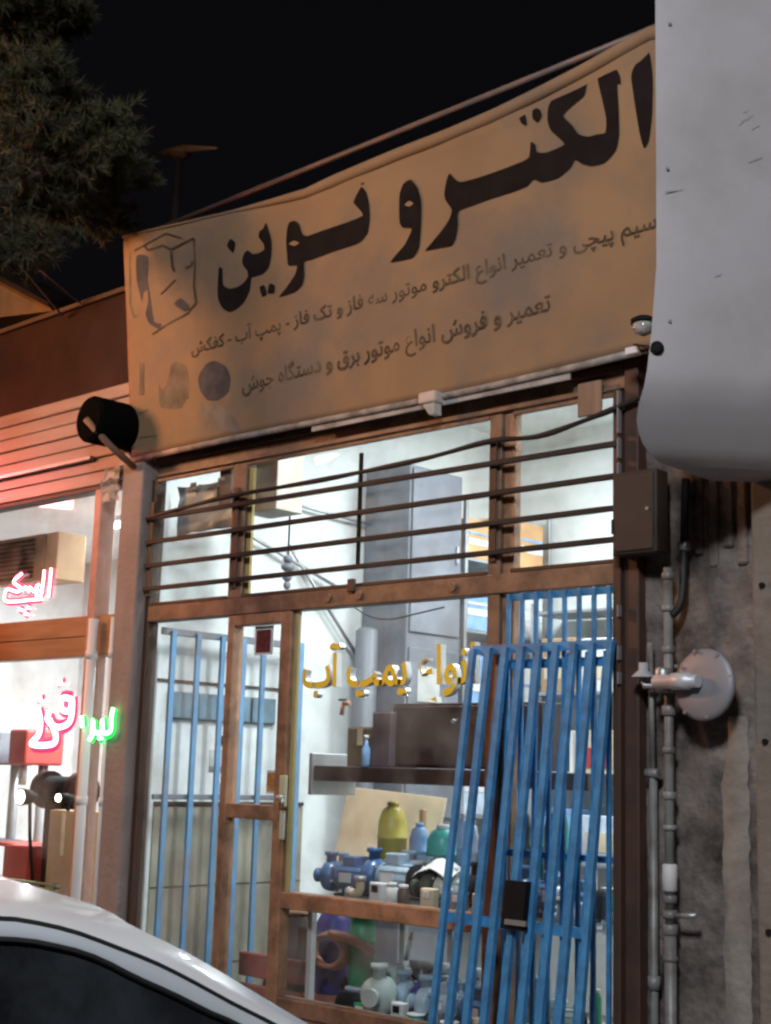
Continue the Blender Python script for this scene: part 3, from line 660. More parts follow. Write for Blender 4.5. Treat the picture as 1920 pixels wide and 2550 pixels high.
# things along the left wall
t = thing('wall_board', 'slate blue panelled board on the left wall behind the door', 'board', (XL, .6, 1.9))
a = adX(368, 1497, XL+.03); b = adX(597, 1563, XL+.03)
box('backing', XL, XL+.02, a.y, b.y, 1.86, 2.02, grey_curtain, t, .002)
for i in range(4):
    y0 = a.y+(b.y-a.y)*i/4; box('panel', XL+.021, XL+.03, y0+.008, y0+(b.y-a.y)/4-.008, 1.866, 2.014, M('blue_grey_panel%d' % i if False else 'blue_grey_panel', (.16, .24, .29), .4, var=.3), t, .003)
t = thing('wall_conduit', 'thin dark conduit running level above the slate blue board', 'conduit', (XL, .5, 2.08)); box('run', XL, XL+.012, .1, 1.1, 2.075, 2.09, brown_dk, t, 0)
box('clip', XL, XL+.016, .55, .57, 2.07, 2.095, grey_metal, t, 0)
for dx, dy, s, lab in ((487, 1600, .022, 'small black wall switch beneath the slate blue board'), (490, 1703, .03, 'pale wall socket plate low on the left wall')):
    p = adX(dx, dy, XL+.02); t = thing('wall_socket', lab, 'socket', p)
    box('plate', XL, XL+.012, p.y-s*1.3, p.y+s*1.3, p.z-s*1.2, p.z+s*1.2, black if s < .025 else whitebox, t, .003); box('rocker', XL+.0125, XL+.017, p.y-s*.5, p.y+s*.5, p.z-s*.6, p.z+s*.6, grey_metal, t, .002)
t = thing('paper_notice', 'grey mirror shaped notice on the left wall under the switch', 'notice', (XL, .6, 1.7)); a = adX(455, 1620, XL+.01); b = adX(520, 1668, XL+.01)
box('sheet', XL, XL+.004, a.y, b.y, b.z, a.z, M('grey_paper', (.5, .5, .48), .6), t, 0); box('frame', XL+.0045, XL+.009, a.y, b.y, b.z, b.z+.03, grey_curtain, t, .002)
# big grey cabinet, put in for a dark reflection, and shelves along the left wall deeper in
tc = thing('reflection_cabinet', 'tall slate grey cabinet in place of a dark reflection in the main window', 'cabinet', (XL, 2.4, 0))
box('carcass', XL+.01, XL+.42, 1.78, 2.32, 0, 3.62, grey_curtain, tc, .006)
for z0 in (.1, 1.3, 2.5): box('door', XL+.422, XL+.436, 1.80, 2.30, z0, z0+1.1, grey_curtain, tc, .004)
for z0 in (.6, 1.8, 3.0): box('handle', XL+.438, XL+.455, 2.24, 2.26, z0, z0+.12, grey_metal, tc, .003)
t = thing('paper_sheet', 'pale paper sheet taped on the slate grey cabinet door', 'paper', (XL+.44, 2.0, 2.1)); box('sheet', XL+.438, XL+.441, 1.88, 2.1, 2.05, 2.26, M('old_paper', (.5, .5, .48), .7), t, 0); box('tape', XL+.4415, XL+.443, 1.96, 2.02, 2.24, 2.28, beigebox, t, 0)
t = thing('rolled_sheet', 'rolled pale sheeting standing in the gap before the grey cabinet', 'roll', (XL+.2, 1.66, 0)); MB().lathe((XL+.18, 1.66, 0), [(.07, 0), (.075, .02), (.075, 2.5), (.05, 2.52)], (0, 0, 1), 14).build('roll', M('smoke_grey_sheet', (.15, .155, .175), .5, var=.3, scale=5, stretch=(1, 1, .2)), t); MB().lathe((XL+.18, 1.66, 1.4), [(.078, 0), (.078, .04)], (0, 0, 1), 14).build('band', black, t)
t = thing('drooping_wire', 'thin dark wire drooping under the transom in the main window', 'wire', (0, 0, 0)); MB().tube(spline([ad(762, 1310, .1), ad(800, 1332, .12), ad(842, 1338, .14), ad(900, 1326, .16), ad(960, 1312, .16)], 6), .004, 6).build('strand', blackrub, t)
cyl('hook', ad(762, 1306, .1), ad(762, 1312, .1), .008, grey_metal, t, 8)
rk = thing('goods_rack', 'steel goods rack loaded with packs along the left wall', 'rack', (XL, 2.8, 0))
for z in (.6, 1.3, 2.0, 2.55, 3.05): box('shelf', XL+.02, XL+.42, 2.36, 3.34, z, z+.02, grey_metal, rk, .002)
for y in (2.37, 3.33): box('upright', XL+.40, XL+.43, y-.015, y+.015, 0, 3.5, grey_metal, rk, .002)
pal = [paleblue, bluebox, whitebox, paleblue, beigebox, whitebox, bluebox, paleblue]; pn = ['pale blue', 'mid blue', 'white', 'pale blue', 'beige', 'white', 'mid blue', 'pale blue']
zn = ['lowest', 'second', 'third', 'fourth', 'top']
for k, z in enumerate((.62, 1.32, 2.02, 2.57, 3.07)):
    for i in range(3):
        y = 2.40+i*.30; h = (.42, .5, .40, .36, .34)[k]*random.uniform(.8, 1.); m = (k*3+i*2) % 8
        mm, nn = (carton_or, 'orange') if k == 4 else (pal[m], pn[m])
        t = thing('goods_pack', f'{nn} pack on the {zn[k]} shelf of the steel rack, {["nearest the cabinet", "in the middle", "nearest the back wall"][i]}', 'box', (XL+.2, y, z), 'packs on the steel rack')
        box('body', XL+.06, XL+.41, y, y+.27, z, z+h, mm, t, .006)
        box('band', XL+.411, XL+.414, y+.01, y+.26, z+h*.35, z+h*.5, whitebox, t, 0); box('band', XL+.411, XL+.414, y+.01, y+.26, z+h*.6, z+h*.66, whitebox if m % 2 else bluebox, t, 0)
# rack on the back wall seen behind the blue bars
rb = thing('back_rack', 'open shelf rack against the back wall behind the blue bars', 'rack', (-4.6, 3.1, 0))
for z in (1.0, 1.55, 2.15, 2.72): box('shelf', -6.1, -3.4, 3.0, 3.38, z, z+.02, grey_metal, rb, .002)
for x in (-6.1, -4.75, -3.4): box('upright', x, x+.03, 2.98, 2.999, 0, 2.8, grey_metal, rb, .002)
xn = ['first', 'second', 'third', 'fourth', 'fifth', 'sixth', 'seventh']
for k, z in enumerate((1.02, 1.57, 2.17)):
    x = -6.05
    for i in range(7):
        w = random.uniform(.24, .34); h = random.uniform(.30, .46); m = (i*3+k*5) % 6
        mm, nn = [(bluebox, 'mid blue'), (whitebox, 'white'), (beigebox, 'beige'), (paleblue, 'pale blue'), (carton, 'brown'), (whitebox, 'white')][m]
        t = thing('stock_box', f'{nn} stock box, {xn[i]} from the left on the {["lowest", "middle", "top"][k]} shelf of the back rack', 'box', (x, 3.05, z), 'stock boxes on the back rack')
        box('body', x, x+w, 3.04, 3.34, z, z+h, mm, t, .006); box('label_patch', x+.03, x+w-.03, 3.036, 3.0395, z+h*.25, z+h*.65, beigebox if m != 2 else redp, t, 0)
        x += w+.05
# hanging hoist parts
t = thing('chain_hoist', 'small dark chain hoist hanging near the left wall', 'hoist', (-6.1, 1.0, 3))
p = ad(621, 1240, .75)
tube('chain', [(p.x, .75, ZC), (p.x, .75, p.z+.12)], .006, black, t, 6)
for i, (r, dz) in enumerate(((.03, .09), (.04, .04), (.03, -.02), (.022, -.07))): MB().lathe((p.x, .75, p.z+dz), [(r*.5, -.025), (r, -.01), (r, .01), (r*.5, .025)], (0, 0, 1), 12).build('pulley', grey_curtain, t)
t = thing('ceiling_pipe', 'thin grey pipe run slanting across the room under the ceiling', 'pipe', (-5.5, 1, 3.4))
tube('run', [(XL+.05, .5, 3.30), (XL+.05, 2.4, 3.22)], .012, grey_metal, t, 8); tube('drop', [(XL+.05, 1.6, 2.75), (XL+.05, .6, 3.05)], .012, grey_metal, t, 8); tube('brace', [(XL+.05, 1.05, 3.0), (XL+.05, 1.75, 2.3)], .012, grey_metal, t, 8)
t = thing('hanging_carton', 'grey brown box fixed high beside the left mullion', 'box', (-6, .3, 3.1)); a = ad(533, 1000, .2); b = ad(597, 1100, .2)
box('body', a.x, b.x, .2, .4, b.z, a.z+.06, M('taupe_case', (.36, .33, .28), .7), t, .005); box('bracket', a.x+.02, a.x+.05, .08, .2, b.z+.1, b.z+.13, brown_dk, t, .002)
t = thing('dusty_motor_unit', 'dark dusty unit hanging at the top right of the left upper pane', 'unit', (-6, .2, 3.1)); a = ad(478, 1012, .1); b = ad(500, 1090, .1)
box('body', a.x, b.x, .09, .2, b.z, a.z, brown_dk, t, .006); box('flange', a.x-.03, a.x, .1, .18, b.z+.05, b.z+.12, black, t, .003)
t = thing('plastic_sheet', 'crinkled pale plastic sheet hung behind the top of the left pane', 'sheet', (-6.3, .12, 3.05))
rows = []
for i in range(6):
    rows.append([(-6.55+.08*j, .12+random.uniform(-.012, .012), 2.93+.058*i+random.uniform(-.008, .008)) for j in range(8)])
MB().grid(rows, False).build('sheet', M('grey_plastic', (.42, .40, .38), .35, var=.2), t)
for i in range(2): box('clip', -6.4+.25*i, -6.34+.25*i, .085, .098, 3.2, 3.225, white_pl, t, .002)

# dark window shelf, and a cupboard shaped in place of a dark reflection
ds = thing('window_shelf', 'long dark wood shelf hung across the lower shop window', 'shelf', (-4.6, .4, 1.55))
box('board', -5.53, -3.75, .34, .66, 1.535, 1.615, darkwood, ds, .004); box('end_bracket', -5.56, -5.532, .33, .67, 1.46, 1.68, grey_metal, ds, .003)
cup = thing('reflection_cupboard', 'dark brown two door cupboard in place of a dark reflection on the hung window shelf', 'cupboard', (-4.3, .4, 1.62))
a = ad(845, 1520, .4)
box('carcass', a.x, -4.07, .42, .65, 1.618, a.z, darkwood, cup, .004)
xm = (a.x-4.07)/2
box('door', a.x+.01, xm-.005, .403, .418, 1.63, a.z-.015, darkwood, cup, .004); box('door', xm+.005, -4.08, .403, .418, 1.63, a.z-.015, darkwood, cup, .004)
cyl('knob', (xm-.04, .38, 1.85), (xm-.04, .402, 1.85), .012, grey_metal, cup, 10); cyl('knob', (xm+.04, .38, 1.85), (xm+.04, .402, 1.85), .012, grey_metal, cup, 10)
a = ad(770, 1660, .38); carton_thing(a.x+.03, .37, 1.616, .19, .2, .20, M('olive_box', (.16, .12, .07), .7), 'small olive brown carton left of the dark cupboard')
a = ad(815, 1660, .36); carton_thing(a.x+.02, .36, 1.616, .13, .22, .28, M('mauve_box', (.15, .10, .11), .7), 'mauve brown carton touching the dark cupboard', tape=False)
t = thing('bottle', 'tiny blue bottle between the cartons on the hung shelf', 'bottle', (0, 0, 0)); p = ad(790, 1660, .345); MB().lathe((p.x, .345, 1.616), [(.02, 0), (.022, .01), (.022, .09), (.01, .115), (.01, .14)], (0, 0, 1), 12).build('body', bluebox, t); MB().lathe((p.x, .345, 1.757), [(.012, 0), (.012, .02)], (0, 0, 1), 10).build('cap', whitebox, t)
# display decks
dk = thing('display_deck', 'upper display deck behind the brown window rail', 'display deck', (-4.6, .5, .96))
box('board', -5.34, -3.4, .07, .95, .953, .965, glass, dk, 0); box('board_edge', -5.34, -3.4, .952, .97, .93, .966, wood_or, dk, .003)
for x in (ad(667, 2050, .12).x, ad(866, 2080, .6).x, ad(970, 2080, .6).x): box('leg', x-.018, x+.018, .12 if x < -5.2 else .6, .155 if x < -5.2 else .635, .43, .939, whitebox, dk, .003)
dl2 = thing('display_deck', 'lower display deck with pale edge close to the floor', 'display deck', (-4.6, .5, .4))
box('board', -5.34, -3.4, .07, .98, .40, .425, plaster_lt, dl2, .003); box('edge', -5.34, -3.4, .05, .068, .39, .43, plaster_lt, dl2, .002)
t = thing('leaning_board', 'beige sheet leaning at the back of the upper display deck', 'board', (-5.1, .7, .97)); a = ad(690, 1715, .7)
MB().prism([(a.x, .80, .966), (a.x+.75, .80, .966), (a.x+.75, .93, 1.46), (a.x, .93, 1.50)], (0, .015, 0)).build('sheet', beigebox, t); box('batten', a.x+.7, a.x+.73, .77, .80, .966, 1.40, carton, t, .003)

# pumps -------------------------------------------------------------
def pump(label, loc, rz, m_body, m_head, sc=1., group='water pumps on display'):
    sc *= .84
    t = thing('water_pump', label, 'pump', (0, 0, 0), group)
    L_ = .17*sc; r = .062*sc; h = .085*sc
    b = MB().lathe((-.02, 0, h), [(r*.8, 0), (r, .01), (r, L_), (r*.85, L_+.012)], (1, 0, 0), 18)
    for k in range(12):
        a = 2*math.pi*k/12; y, z = math.cos(a)*r, math.sin(a)*r
        b.tube([(.01*sc, y, h+z), (L_*.95, y, h+z)], .006*sc, 4)
    b.build('motor', m_body, t)
    MB().lathe((-.02+L_+.01, 0, h), [(r*1.02, 0), (r*1.06, .03*sc), (r*.7, .05*sc), (.01, .052*sc)], (1, 0, 0), 18).build('fan_cover', black, t)
    MB().lathe((-.105*sc, 0, h), [(.02*sc, 0), (.045*sc, .004), (r*1.15, .02*sc), (r*1.2, .06*sc), (r*.8, .085*sc)], (1, 0, 0), 18).build('volute', m_head, t)
    MB().lathe((-.07*sc, 0, h+r), [(.026*sc, 0), (.024*sc, .035*sc), (.034*sc, .037*sc), (.034*sc, .055*sc)], (0, 0, 1), 12).build('outlet', m_head, t)
    MB().lathe((-.105*sc, 0, h), [(.024*sc, 0), (.024*sc, .03*sc), (.034*sc, .032*sc), (.034*sc, .05*sc)], (-1, 0, 0), 12).build('inlet', m_head, t)
    MB().box(.02*sc, .10*sc, -.035*sc, .035*sc, h+r*.92, h+r+.04*sc, .006).build('terminal_box', m_body, t)
    MB().box(-.0*sc, .13*sc, -.07*sc, .07*sc, 0, .012*sc, .002).box(.02*sc, .11*sc, -.03*sc, .03*sc, .012*sc, h*.55, .002).build('foot', black, t)
    MB().box(.03*sc, .10*sc, -r*1.16, -r*1.10, h-.02*sc, h+.025*sc).build('name_plate', whitebox, t)
    for k in range(6):
        a = math.pi*k/3+.3; MB().lathe((-.012*sc, math.cos(a)*r*1.08, h+math.sin(a)*r*1.08), [(.008*sc, 0), (.008*sc, .012*sc)], (-1, 0, 0), 6).build('bolt', grey_metal, t)
    MB().tube(spline([(.06*sc, .03*sc, h+r+.01*sc), (.08*sc, .08*sc, h+.03*sc), (.12*sc, .10*sc, .012), (.2*sc, .09*sc, .008)], 4), .006*sc, 6).build('power_cable', blackrub, t)
    t.location = loc; t.rotation_euler = (0, 0, rz); return t
p1 = pump('dark blue pump at the left end of the upper display deck', (ad(740, 1890, .3).x, .3, .966), .15, bluepump, bluepump, 1.25)
pump('pale blue pump with a big body in the middle of the upper deck', (ad(835, 1890, .33).x, .33, .966), .0, palepump, bluepump, 1.45)
pump('pale blue pump partly behind the gate on the upper deck', (ad(905, 1880, .55).x, .55, .966), -.1, palepump, palepump, 1.35)
pump('pump under a white wrap near the gate on the upper deck', (ad(955, 1895, .28).x, .28, .966), .2, castwhite, M('dark_cast', (.06, .07, .06), .6), 1.2)
pump('pale green cast pump at the front of the lower deck', (ad(835, 2120, .25).x, .25, .426), 1.9, castwhite, castwhite, 1.5)
pump('dark bodied pump with white caps on the lower deck left of the blue bars', (ad(905, 2130, .32).x, .32, .426), .3, purplep, palepump, 1.3)
pump('pale blue pump low on the lower deck just left of the gate', (ad(950, 2150, .25).x, .25, .426), .1, palepump, palepump, 1.3)
pump('blue pump on the lower deck behind the gate bars', (ad(1010, 2150, .25).x, .25, .426), .1, bluepump, palepump, 1.3)
pump('dark blue pump on the upper deck behind the gate bars', (ad(1060, 1880, .3).x, .3, .966), .1, bluepump, black, 1.3)
pump('blue pump at the right end of the upper deck', (ad(1170, 1880, .35).x, .35, .966), .3, bluepump, bluepump, 1.3)
for i, (dx, Y_, zd, mb_, mh_, lab) in enumerate(((765, .52, .966, bluepump, palepump, 'small blue pump behind the dark blue one at the left of the upper deck'), (872, .5, .966, palepump, castwhite, 'small pale pump squeezed behind the middle pale blue pump'),
        (930, .44, .966, bluepump, castwhite, 'small blue pump with a pale green head behind the white wrap'), (1010, .4, .966, palepump, bluepump, 'small pale blue pump at the left gate bars on the upper deck'), (1115, .5, .966, castwhite, palepump, 'small pale green pump deep behind the gate bars'),
        (1235, .32, .966, bluepump, palepump, 'small blue pump near the right post on the upper deck'), (800, .5, .426, bluepump, black, 'small blue pump in the shade of the green canister'), (868, .5, .426, castwhite, palepump, 'small pale green pump behind the front pale green one'),
        (985, .45, .426, palepump, castwhite, 'small pale blue pump behind the fitting row on the lower deck'), (1080, .4, .426, bluepump, castwhite, 'small blue pump low behind the middle of the gate'), (1170, .35, .426, castwhite, bluepump, 'small pale green pump low towards the right post'))):
    pump(lab, (ad(dx, 1890 if zd > .9 else 2130, Y_).x, Y_, zd), (.3, -.4, .9, .1, 1.3, -.2, .5, 1.7, .2, -.6, .8)[i], mb_, mh_, 1.15)
wb = thing('white_wrap', 'white plastic wrap lying over the pump near the gate', 'wrap', (0, 0, 0)); p = ad(945, 1868, .24)
rows = []
for i in range(8):
    rows.append([(p.x-.13+.04*j, .20+.03*i, p.z+.03-.012*abs(j-3)**1.3-.010*abs(i-3)**1.3+random.uniform(-.008, .008)) for j in range(7)])
MB().grid(rows).build('sheet', whitebox, wb)
# canisters and bottles
def canister(label, x, y, z, r, h, m, capm, name='canister', cat='canister', group=None):
    t = thing(name, label, cat, (x, y, z), group)
    MB().lathe((x, y, z), [(r*.9, 0), (r, .012), (r, h*.60), (r*1.06, h*.605), (r*1.06, h*.63), (r, h*.635), (r*.98, h*.8), (r*.7, h*.93), (r*.35, h*.97)], (0, 0, 1), 20).build('body', m, t)
    MB().lathe((x, y, z+h*.965), [(r*.4, 0), (r*.42, h*.05), (r*.3, h*.06)], (0, 0, 1), 14).build('cap', capm, t)
    return t
canister('yellow gas canister standing at the back of the upper deck', ad(847, 1830, .62).x, .62, .966, .078, .46, yellowp, yellowp)
canister('teal plastic drum beside the blue one on the upper deck', ad(957, 1830, .62).x, .62, .966, .085, .36, tealp, whitebox)
canister('blue plastic drum between yellow canister and teal drum', ad(906, 1830, .64).x, .64, .966, .055, .36, bluebox, bluebox)
canister('green gas canister on the lower display deck', ad(782, 2060, .42).x, .42, .426, .066, .50, greenp, greenp)
canister('purple plastic tub at the left end of the lower deck', ad(722, 2000, .55).x, .55, .426, .10, .44, purplep, carton)
for i, dx in enumerate((1000, 1022, 1045)):
    canister(['white capped blue bottle nearest the teal drum', 'white capped blue bottle in the middle of three', 'white capped blue bottle just left of the gate edge'][i], ad(dx, 1800, .6).x, .6, .966, .03, .42-.03*i, paleblue if i % 2 else bluebox, whitebox, 'bottle', 'bottle', 'white capped bottles')
for i, dx in enumerate((1135, 1163, 1190, 1216)):
    canister('white capped spray bottle, %s of four behind the gate bars' % ['first from the left', 'second from the left', 'third from the left', 'last'][i], ad(dx, 1790, .6).x, .6, .966, .032, .47, tealp if i % 2 else grey_curtain, whitebox, 'spray_bottle', 'bottle', 'spray bottles behind the gate')
for i, dx in enumerate((900, 925, 955, 1025)):
    t = thing('pipe_fitting', 'white capped pipe fitting, %s in the row on the lower deck' % ['first', 'second', 'third', 'fourth'][i], 'fitting', (0, 0, 0), 'white capped fittings')
    p = ad(dx, 2100+12*i, .5); MB().lathe((p.x, .5, .426), [(.04, 0), (.045, .05), (.03, .12), (.03, .2)], (0, 0, 1), 14).build('body', palepump, t); MB().lathe((p.x, .5, .63), [(.036, 0), (.037, .035), (.034, .04)], (0, 0, 1), 14).build('cap', whitebox, t)
rnd = random.Random(11)
tints = [('blue', bluepump), ('pale blue', palepump), ('white', whitebox), ('grey', grey_curtain), ('red', redp), ('green', greenp), ('teal', tealp), ('beige', beigebox), ('dark', darkwood), ('orange', carton_or)]
kinds = ['jar', 'spool', 'small_box', 'elbow_fitting', 'switch_unit']
ordn = ['first', 'second', 'third', 'fourth', 'fifth', 'sixth', 'seventh', 'eighth', 'ninth', 'tenth', 'eleventh', 'twelfth', 'thirteenth']
for row, (Yr, zd, x0_, x1_, n_) in enumerate(((.16, .966, -5.05, -3.55, 13), (.78, .966, -4.75, -3.5, 11), (.14, .426, -5.0, -3.5, 12), (.72, .426, -5.2, -3.5, 12))):
    where = ('upper deck front edge', 'upper deck back edge', 'lower deck front edge', 'lower deck back edge')[row]
    for i in range(n_):
        x = x0_+(x1_-x0_)*(i+rnd.uniform(.1, .6))/n_; y = Yr+rnd.uniform(-.04, .05); tn, m = rnd.choice(tints); kd = rnd.choice(kinds); big = 1.0 if row % 2 == 0 else 2.1
        t = thing(kd, f'{tn} {kd.replace("_", " ")} on the {where}, {ordn[i]} from the door', kd.replace('_', ' '), (x, y, zd), 'small stock on the display decks')
        if kd == 'jar':
            MB().lathe((x, y, zd), [(.028, 0), (.03, .005), (.03, .07*big), (.02, .08*big)], (0, 0, 1), 12).build('body', m, t); MB().lathe((x, y, zd+.081*big), [(.024, 0), (.024, .018)], (0, 0, 1), 12).build('lid', whitebox, t)
        elif kd == 'spool':
            MB().lathe((x, y, zd), [(.045, 0), (.045, .008), (.02, .010), (.02, .05*big), (.045, .052*big), (.045, .052*big+.008)], (0, 0, 1), 14).build('reel', whitebox, t); MB().lathe((x, y, zd+.012), [(.036, 0), (.038, .02), (.036, .04*big-.004)], (0, 0, 1), 14).build('winding', m, t)
        elif kd == 'small_box':
            w = rnd.uniform(.06, .11); h = rnd.uniform(.05, .10)*big; box('body', x-w/2, x+w/2, y, y+.08, zd, zd+h, m, t, .003); box('label_patch', x-w/3, x+w/3, y-.0025, y-.0006, zd+h*.3, zd+h*.75, whitebox if tn != 'white' else redp, t, 0)
        elif kd == 'elbow_fitting':
            MB().tube(spline([(x-.05, y, zd+.03), (x, y, zd+.03), (x+.02, y, zd+.05), (x+.02, y, zd+.10*big)], 4), .022, 10).build('bend', m, t); MB().lathe((x+.02, y, zd+.10*big-.01), [(.03, 0), (.03, .025)], (0, 0, 1), 12).build('collar', grey_metal, t); MB().lathe((x-.06, y, zd+.03), [(.03, 0), (.03, .02)], (1, 0, 0), 12).build('collar', grey_metal, t)
        else:
            h = .09*big; box('case', x-.04, x+.04, y, y+.05, zd, zd+h, m, t, .005); box('dial', x-.02, x+.02, y-.006, y-.0008, zd+h*.5, zd+h*.85, whitebox if tn != 'white' else black, t, .001)
t = thing('copper_coil', 'coil of copper pipe hung on the lower deck beside the green canister', 'coil', (0, 0, 0)); p = ad(705, 2055, .33)
for k in range(4):
    cpts = [(p.x+(.095+.004*k)*1.2*math.cos(a), .33+.016*k, p.z+(.075+.004*k)*math.sin(a)) for a in (2*math.pi*i/22 for i in range(22))]
    MB().tube(cpts, .013, 8, True).build('turn', copper, t)
MB().tube(spline([(p.x+.03, .325, p.z+.085), (p.x+.16, .325, p.z+.08), (p.x+.28, .325, p.z+.05), (p.x+.33, .33, p.z+.02)], 5), .024, 10).build('tail', copper, t)
t = thing('paint_brush', 'orange tipped brush sticking up behind the pale green pump', 'brush', (0, 0, 0)); a = ad(877, 2075, .45); b = ad(887, 2030, .45); MB().tube([a, b], .012, 8).build('handle', whitebox, t); MB().tube([b, b+(b-a)*.35], [.013, .006], 8).build('tip', carton_or, t)
t = thing('flat_tray', 'dark flat round tray on the lower deck in front of the green canister', 'tray', (0, 0, 0)); p = ad(770, 2130, .25); MB().lathe((p.x, .25, .426), [(.10, 0), (.11, .02), (.10, .055), (.08, .09)], (0, 0, 1), 20).build('body', black, t); MB().lathe((p.x, .25, .517), [(.06, 0), (.055, .02)], (0, 0, 1), 16).build('lid', grey_curtain, t)
carton_thing(ad(700, 2100, .62).x-.12, .62, .426, .2, .25, .3, brown_dk, 'dark carton behind the copper coil', tape=False)
t = thing('red_crate', 'stack of dull red crates on the floor behind the door', 'crate', (-6.1, 1.0, 0))
for i in range(3): box('slat', -6.25, -5.75, .5, .53, .1+.17*i, .23+.17*i, redbrick, t, .006)
for i in range(3): box('side_slat', -5.76, -5.73, .53, .95, .1+.17*i, .23+.17*i, redbrick, t, .006)
box('back', -6.25, -5.77, .93, .96, .02, .62, redbrick, t, .005); box('base', -6.25, -5.75, .53, .93, .02, .05, redbrick, t, 0)
t = thing('rubber_sack', 'dark sack slumped behind the door glass near the floor', 'sack', (0, 0, 0)); p = ad(590, 1880, .55)
MB().lathe((p.x, .75, .0), [(.16, 0), (.2, .12), (.18, .4), (.13, .62), (.07, .78), (.09, .86)], (0, 0, 1), 14).build('body', M('dark_sack', (.09, .06, .06), .8), t); MB().lathe((p.x, .75, .775), [(.078, 0), (.078, .03)], (0, 0, 1), 12).build('tie', carton, t)
t = thing('wall_tap', 'small brass tap with a black handle on the left side of the window', 'tap', (0, 0, 0)); p = ad(742, 1520, .30)
cyl('body', p, p+Vector((.05, 0, 0)), .012, copper, t, 10); cyl('stem', p, p+Vector((-.01, 0, -.06)), .012, copper, t, 10); box('handle', p.x-.03, p.x+.02, .29, .31, p.z+.014, p.z+.024, black, t, .002)

# ------------------------------------------------------------------ bits under the sign
t = thing('sensor_lamp', 'small white wedge shaped flood lamp under the banner edge', 'lamp', (0, 0, 0)); p = ad(938, 872, -.10)
b = MB().box(p.x-.055, p.x+.055, -.16, -.07, p.z-.01, p.z+.05, .012, 2); b.build('body', M('aged_white_plastic', (.55, .47, .42), .5), t)
MB().prism([(p.x-.03, -.15, p.z-.012), (p.x+.045, -.15, p.z-.012), (p.x+.03, -.13, p.z-.06), (p.x-.005, -.13, p.z-.06)], (0, .05, 0)).build('lens_cup', M('aged_white_plastic_lens', (.68, .65, .6), .3), t)
tube('wire', spline([(p.x+.05, -.1, p.z+.03), (p.x+.2, -.08, p.z+.035), (p.x+.35, -.06, p.z+.05)], 4), .004, white_pl, t, 6)
t = thing('wall_plate', 'plain brown timber plate fixed over the right upper pane', 'board', (0, 0, 0)); a = ad(1252, 822, -.05); b = ad(1303, 895, -.05)
box('plate', a.x, b.x, -.066, -.05, b.z, a.z-.02, M('plate_wood', (.26, .17, .12), .6, stretch=(4, 1, .6)), t, .004); box('cleat', a.x+.02, b.x-.02, -.049, -.003, a.z-.06, a.z-.03, brown_dk, t, .002)
t = thing('security_camera', 'glass domed camera at the lower right corner of the banner', 'camera', (0, 0, 0)); p = ad(1390, 708, -.28)
MB().lathe(p+Vector((0, 0, -.035)), [(.008, 0), (.034, .012), (.045, .035), (.045, .05)], (0, 0, 1), 16).build('dome', M('dome_glass', (.35, .36, .33), .08, var=.4, scale=30), t)
MB().lathe(p+Vector((0, 0, .018)), [(.052, 0), (.052, .016), (.03, .028)], (0, 0, 1), 16).build('collar', black, t); tube('arm', [p+Vector((0, 0, .03)), (p.x, -.12, p.z+.05)], .010, black, t, 8)
t = thing('black_knob_sensor', 'round black sensor on a short stem in front of the cream box', 'sensor', (0, 0, 0)); p = ad(1419, 752, -.75)
MB().lathe(p, [(.012, -.012), (.026, -.006), (.026, .006), (.012, .012)], (.3, -1, .1), 16).build('disc', black, t); tube('stem', [p, ad(1395, 748, -.62), ad(1370, 745, -.3)], .005, black, t, 6); box('bracket', ad(1350, 760, -.2).x, ad(1378, 760, -.2).x, -.2, -.18, ad(1350, 762, -.2).z-.01, ad(1350, 752, -.2).z, white_pl, t, .002)

# ------------------------------------------------------------------ wall and pipes on the right
rw = thing('right_wall', 'rough stained plaster wall with gas pipes right of the shop', 'wall', (-2.9, 0, 0))
def rough_wall(name, x0, x1, z0, z1, y, m, parent, amp, nx=30, nz=110):
    rows = []
    for j in range(nz+1):
        rows.append([(x0+(x1-x0)*i/nx, y+random.uniform(-amp, amp)+amp*1.5*math.sin(i*.9+j*.35)*math.sin(j*.21), z0+(z1-z0)*j/nz) for i in range(nx+1)])
    o = MB().grid(rows).build(name, m, parent); mo = o.modifiers.new('thick', 'SOLIDIFY'); mo.thickness = .12; mo.offset = -1; return o
rw_main = MB().box(-3.24, -2.735, .05, .3, -.15, 4.3).build('core', plaster, rw)
rows = []
for j in range(121):
    rows.append([(-3.24+.505*i/26, .035+random.uniform(-.004, .004)+.008*math.sin(i*.5+j*.17)*math.sin(j*.11+i*.2), -.15+4.4*j/120) for i in range(27)])
MB().grid(rows).build('plaster_coat', plaster, rw)
rows = []                               # pale render strip, ragged edges
for j in range(61):
    z = -.15+2.0*j/60; e = .004*math.sin(j*.7)+random.uniform(-.003, .003); e2 = random.uniform(-.006, .006); w = 1 if j < 52 else 1-(j-52)/10
    rows.append([(-2.885+e+(.06*(1-w)), .022, z), (-2.85, .010, z), (-2.81, .010, z), (-2.770+e2, .02, z)])
MB().grid(rows).build('pale_render_strip', plaster_lt, rw)
for i in range(4): box('render_rib', -3.0+.066*i, -2.96+.066*i+random.uniform(0, .01), .018, .03, 2.45+random.uniform(0, .1), 3.5, plaster, rw, .008)
br = MB().box(-3.308, -3.238, -.03, .08, -.15, 3.45, .006).build('boxed_post', M('rust_brown_post', (.085, .042, .028), .6, var=.25, dirt=(.05, .03, .025), dscale=4, dirtamt=.8), rw)
for z0, z1 in ((3.05, 3.24), (2.94, 3.03), (2.82, 2.92), (2.66, 2.76), (2.26, 2.31), (2.08, 2.14), (1.98, 2.03)):
    box('reflect_strip', -3.3145, -3.3085, -.075, -.045, z0, z1, alu, rw, .002)  # pale metal pieces put in for white reflections along the post
pr = thing('right_pier', 'pale stained masonry pier at the right edge of the picture', 'pier', (-2.4, 0, 0))
